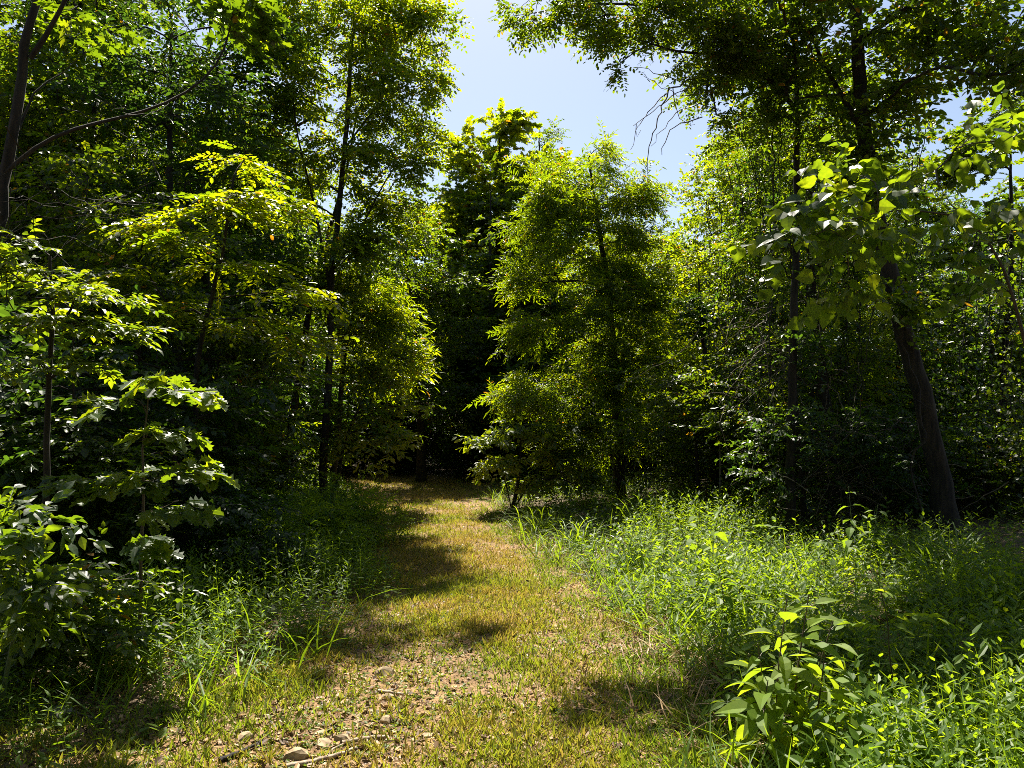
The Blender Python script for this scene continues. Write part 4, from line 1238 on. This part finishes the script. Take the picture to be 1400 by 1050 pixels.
weed("tall_weed", "tall upright weed with bright hanging leaves above the middle of the right bank", "weed", b,
     [[b, P(955, 740, d0), P(957, 688, d0)], [b + (.15, .1, 0), P(975, 740, d0 + .1), P(985, 690, d0 + .1)], [b + (-.05, .2, 0), P(940, 760, d0 + .2), P(930, 715, d0 + .2)]], .18, T_BROAD, 'weed', per=7, droop=-.5, tc=.65, t0=.35)
b = base_on_ground(2.05, 4.15)
weed("compound_leaf_sapling", "small sapling with long feathered leaves spreading sideways beside the nearest weed", "sapling", b,
     [[b, P(1215, 900, 4.15), P(1215, 845, 4.12), P(1200, 795, 4.1)]], .06, T_OVATE_N, 'weed', per=3, droop=.15, tc=.8, smat='stem_brown', t0=.62, pinn=spray_pinnate(5, .34, .09, .25, 65), whorl=2)
b = base_on_ground(3.1, 7.3)
weed("tall_weed", "leafy weed standing in the shade at the foot of the thick leaning trunk", "weed", b,
     [[b, P(1165, 720, 7.3), P(1160, 665, 7.3)], [b + (.2, 0, 0), P(1195, 730, 7.4), P(1200, 690, 7.4)]], .16, T_BROAD, 'weed', per=7, droop=-.3, tc=.35)

for (px, py, top, n, leaf, tc, lab) in [
    (905, 800, 715, 3, .13, .6, "slim pale weed at the edge of the path, left of the tall upright weed"),
    (1040, 800, 690, 4, .16, .45, "leafy dull green weed right of the tall upright weed"),
    (1120, 815, 730, 3, .14, .4, "half-shaded leafy weed in the middle of the right bank"),
    (1262, 960, 850, 4, .13, .6, "bright narrow-leaved weed right of the feathered sapling"),
    (1345, 1000, 870, 4, .15, .45, "dark leafy weed at the right edge of the photo, near the corner"),
    (1010, 985, 905, 3, .12, .4, "small weed crowding the left foot of the nearest broad-leaved one"),
    (845, 780, 705, 4, .11, .5, "leafy weed rising above the grass at the bend's right side"),
    (1385, 870, 760, 3, .16, .3, "shaded broad weed at the right edge below the thick trunk")]:
    p = G(px, py); b = base_on_ground(p[0], p[1]); d0 = b[1]
    r_ = np.random.default_rng(px)
    st = []
    for q in range(n):
        o_x, o_y = r_.normal() * .08, r_.normal() * .1
        tp = P(px + r_.uniform(-28, 28), top + r_.uniform(-8, 40), d0 + o_y)
        st.append([b + (o_x, o_y, 0), (b + (o_x, o_y, 0)) * .5 + tp * .5 + np.array((r_.normal() * .02, 0, .02)), tp])
    weed("tall_weed", lab, "weed", b, st, leaf, T_BROAD if px % 2 else T_OVATE_N, 'weed', per=8, droop=-.3, stem_r=.004, tc=tc, t0=.25, wide=.8)

def grass_clump(label, base, n, hmin, hmax, mat='herb', spread=.12, tc=.5):
    reseed(label)
    base = np.asarray(base, float)
    t = thing("tall_grass", label, "grass clump", base, 0, "clumps of tall arching grass")
    gq = Geo()
    pos = np.stack([spread * rng.normal(size=n), spread * rng.normal(size=n), np.zeros(n)], 1)
    d = np.stack([.4 * rng.normal(size=n), .4 * rng.normal(size=n), np.ones(n)], 1)
    d = unit(d)
    nr = np.stack([d[:, 0] * -1, d[:, 1] * -1, .2 * np.ones(n)], 1) * -1
    T = leaf_tpl([(0, .008), (.25, .012), (.5, .012), (.7, .009), (.88, .005), (1, 0)], .3, .0, True)
    V, fl, tt = T
    V = V.copy(); tcur = V[:, 1].copy(); V[:, 2] += .55 * tcur ** 2.6; V[:, 1] = tcur - .22 * tcur ** 3
    place_leaves(gq, (V, fl, tt), pos, d, nr, rng.uniform(hmin, hmax, n), np.clip(tc + .15 * rng.normal(size=n), 0, 1), .2)
    gq.build("blades", M[mat], t)
    return t
for (px, py, n, a, c, lab, tc) in [
    (1300, 830, 60, .5, .95, "tall arching grass in front of the thick leaning trunk's foot", .35),
    (1235, 800, 40, .4, .8, "arching grass clump left of the thick trunk's foot, in half shade", .4),
    (1370, 880, 60, .5, .9, "arching grass at the right edge of the photo", .35),
    (1350, 1010, 50, .35, .7, "grass clump in the lower right corner", .45),
    (1230, 1000, 40, .3, .6, "sunlit grass clump right of the nearest broad-leaved weed", .6),
    (880, 735, 40, .5, .9, "grass with arching tips at the back of the right bank", .6),
    (1040, 735, 40, .5, .9, "grass in front of the dark woods behind the tall upright weed", .5),
    (620, 770, 36, .15, .32, "low yellow-green grass clump in the middle of the path", .8),
    (735, 730, 70, .35, .7, "bushy grass at the bend on the right side of the path", .5),
    (790, 750, 70, .35, .65, "sunlit grassy clump next to the bend of the path", .55),
    (255, 780, 26, .3, .6, "pale arching grass behind the oak sapling's stem", .7),
    (330, 800, 22, .3, .55, "sparse grass on the shaded left bank", .5)]:
    p = G(px, py)
    grass_clump(lab, base_on_ground(p[0], p[1], .01), n, a, c, tc=tc)
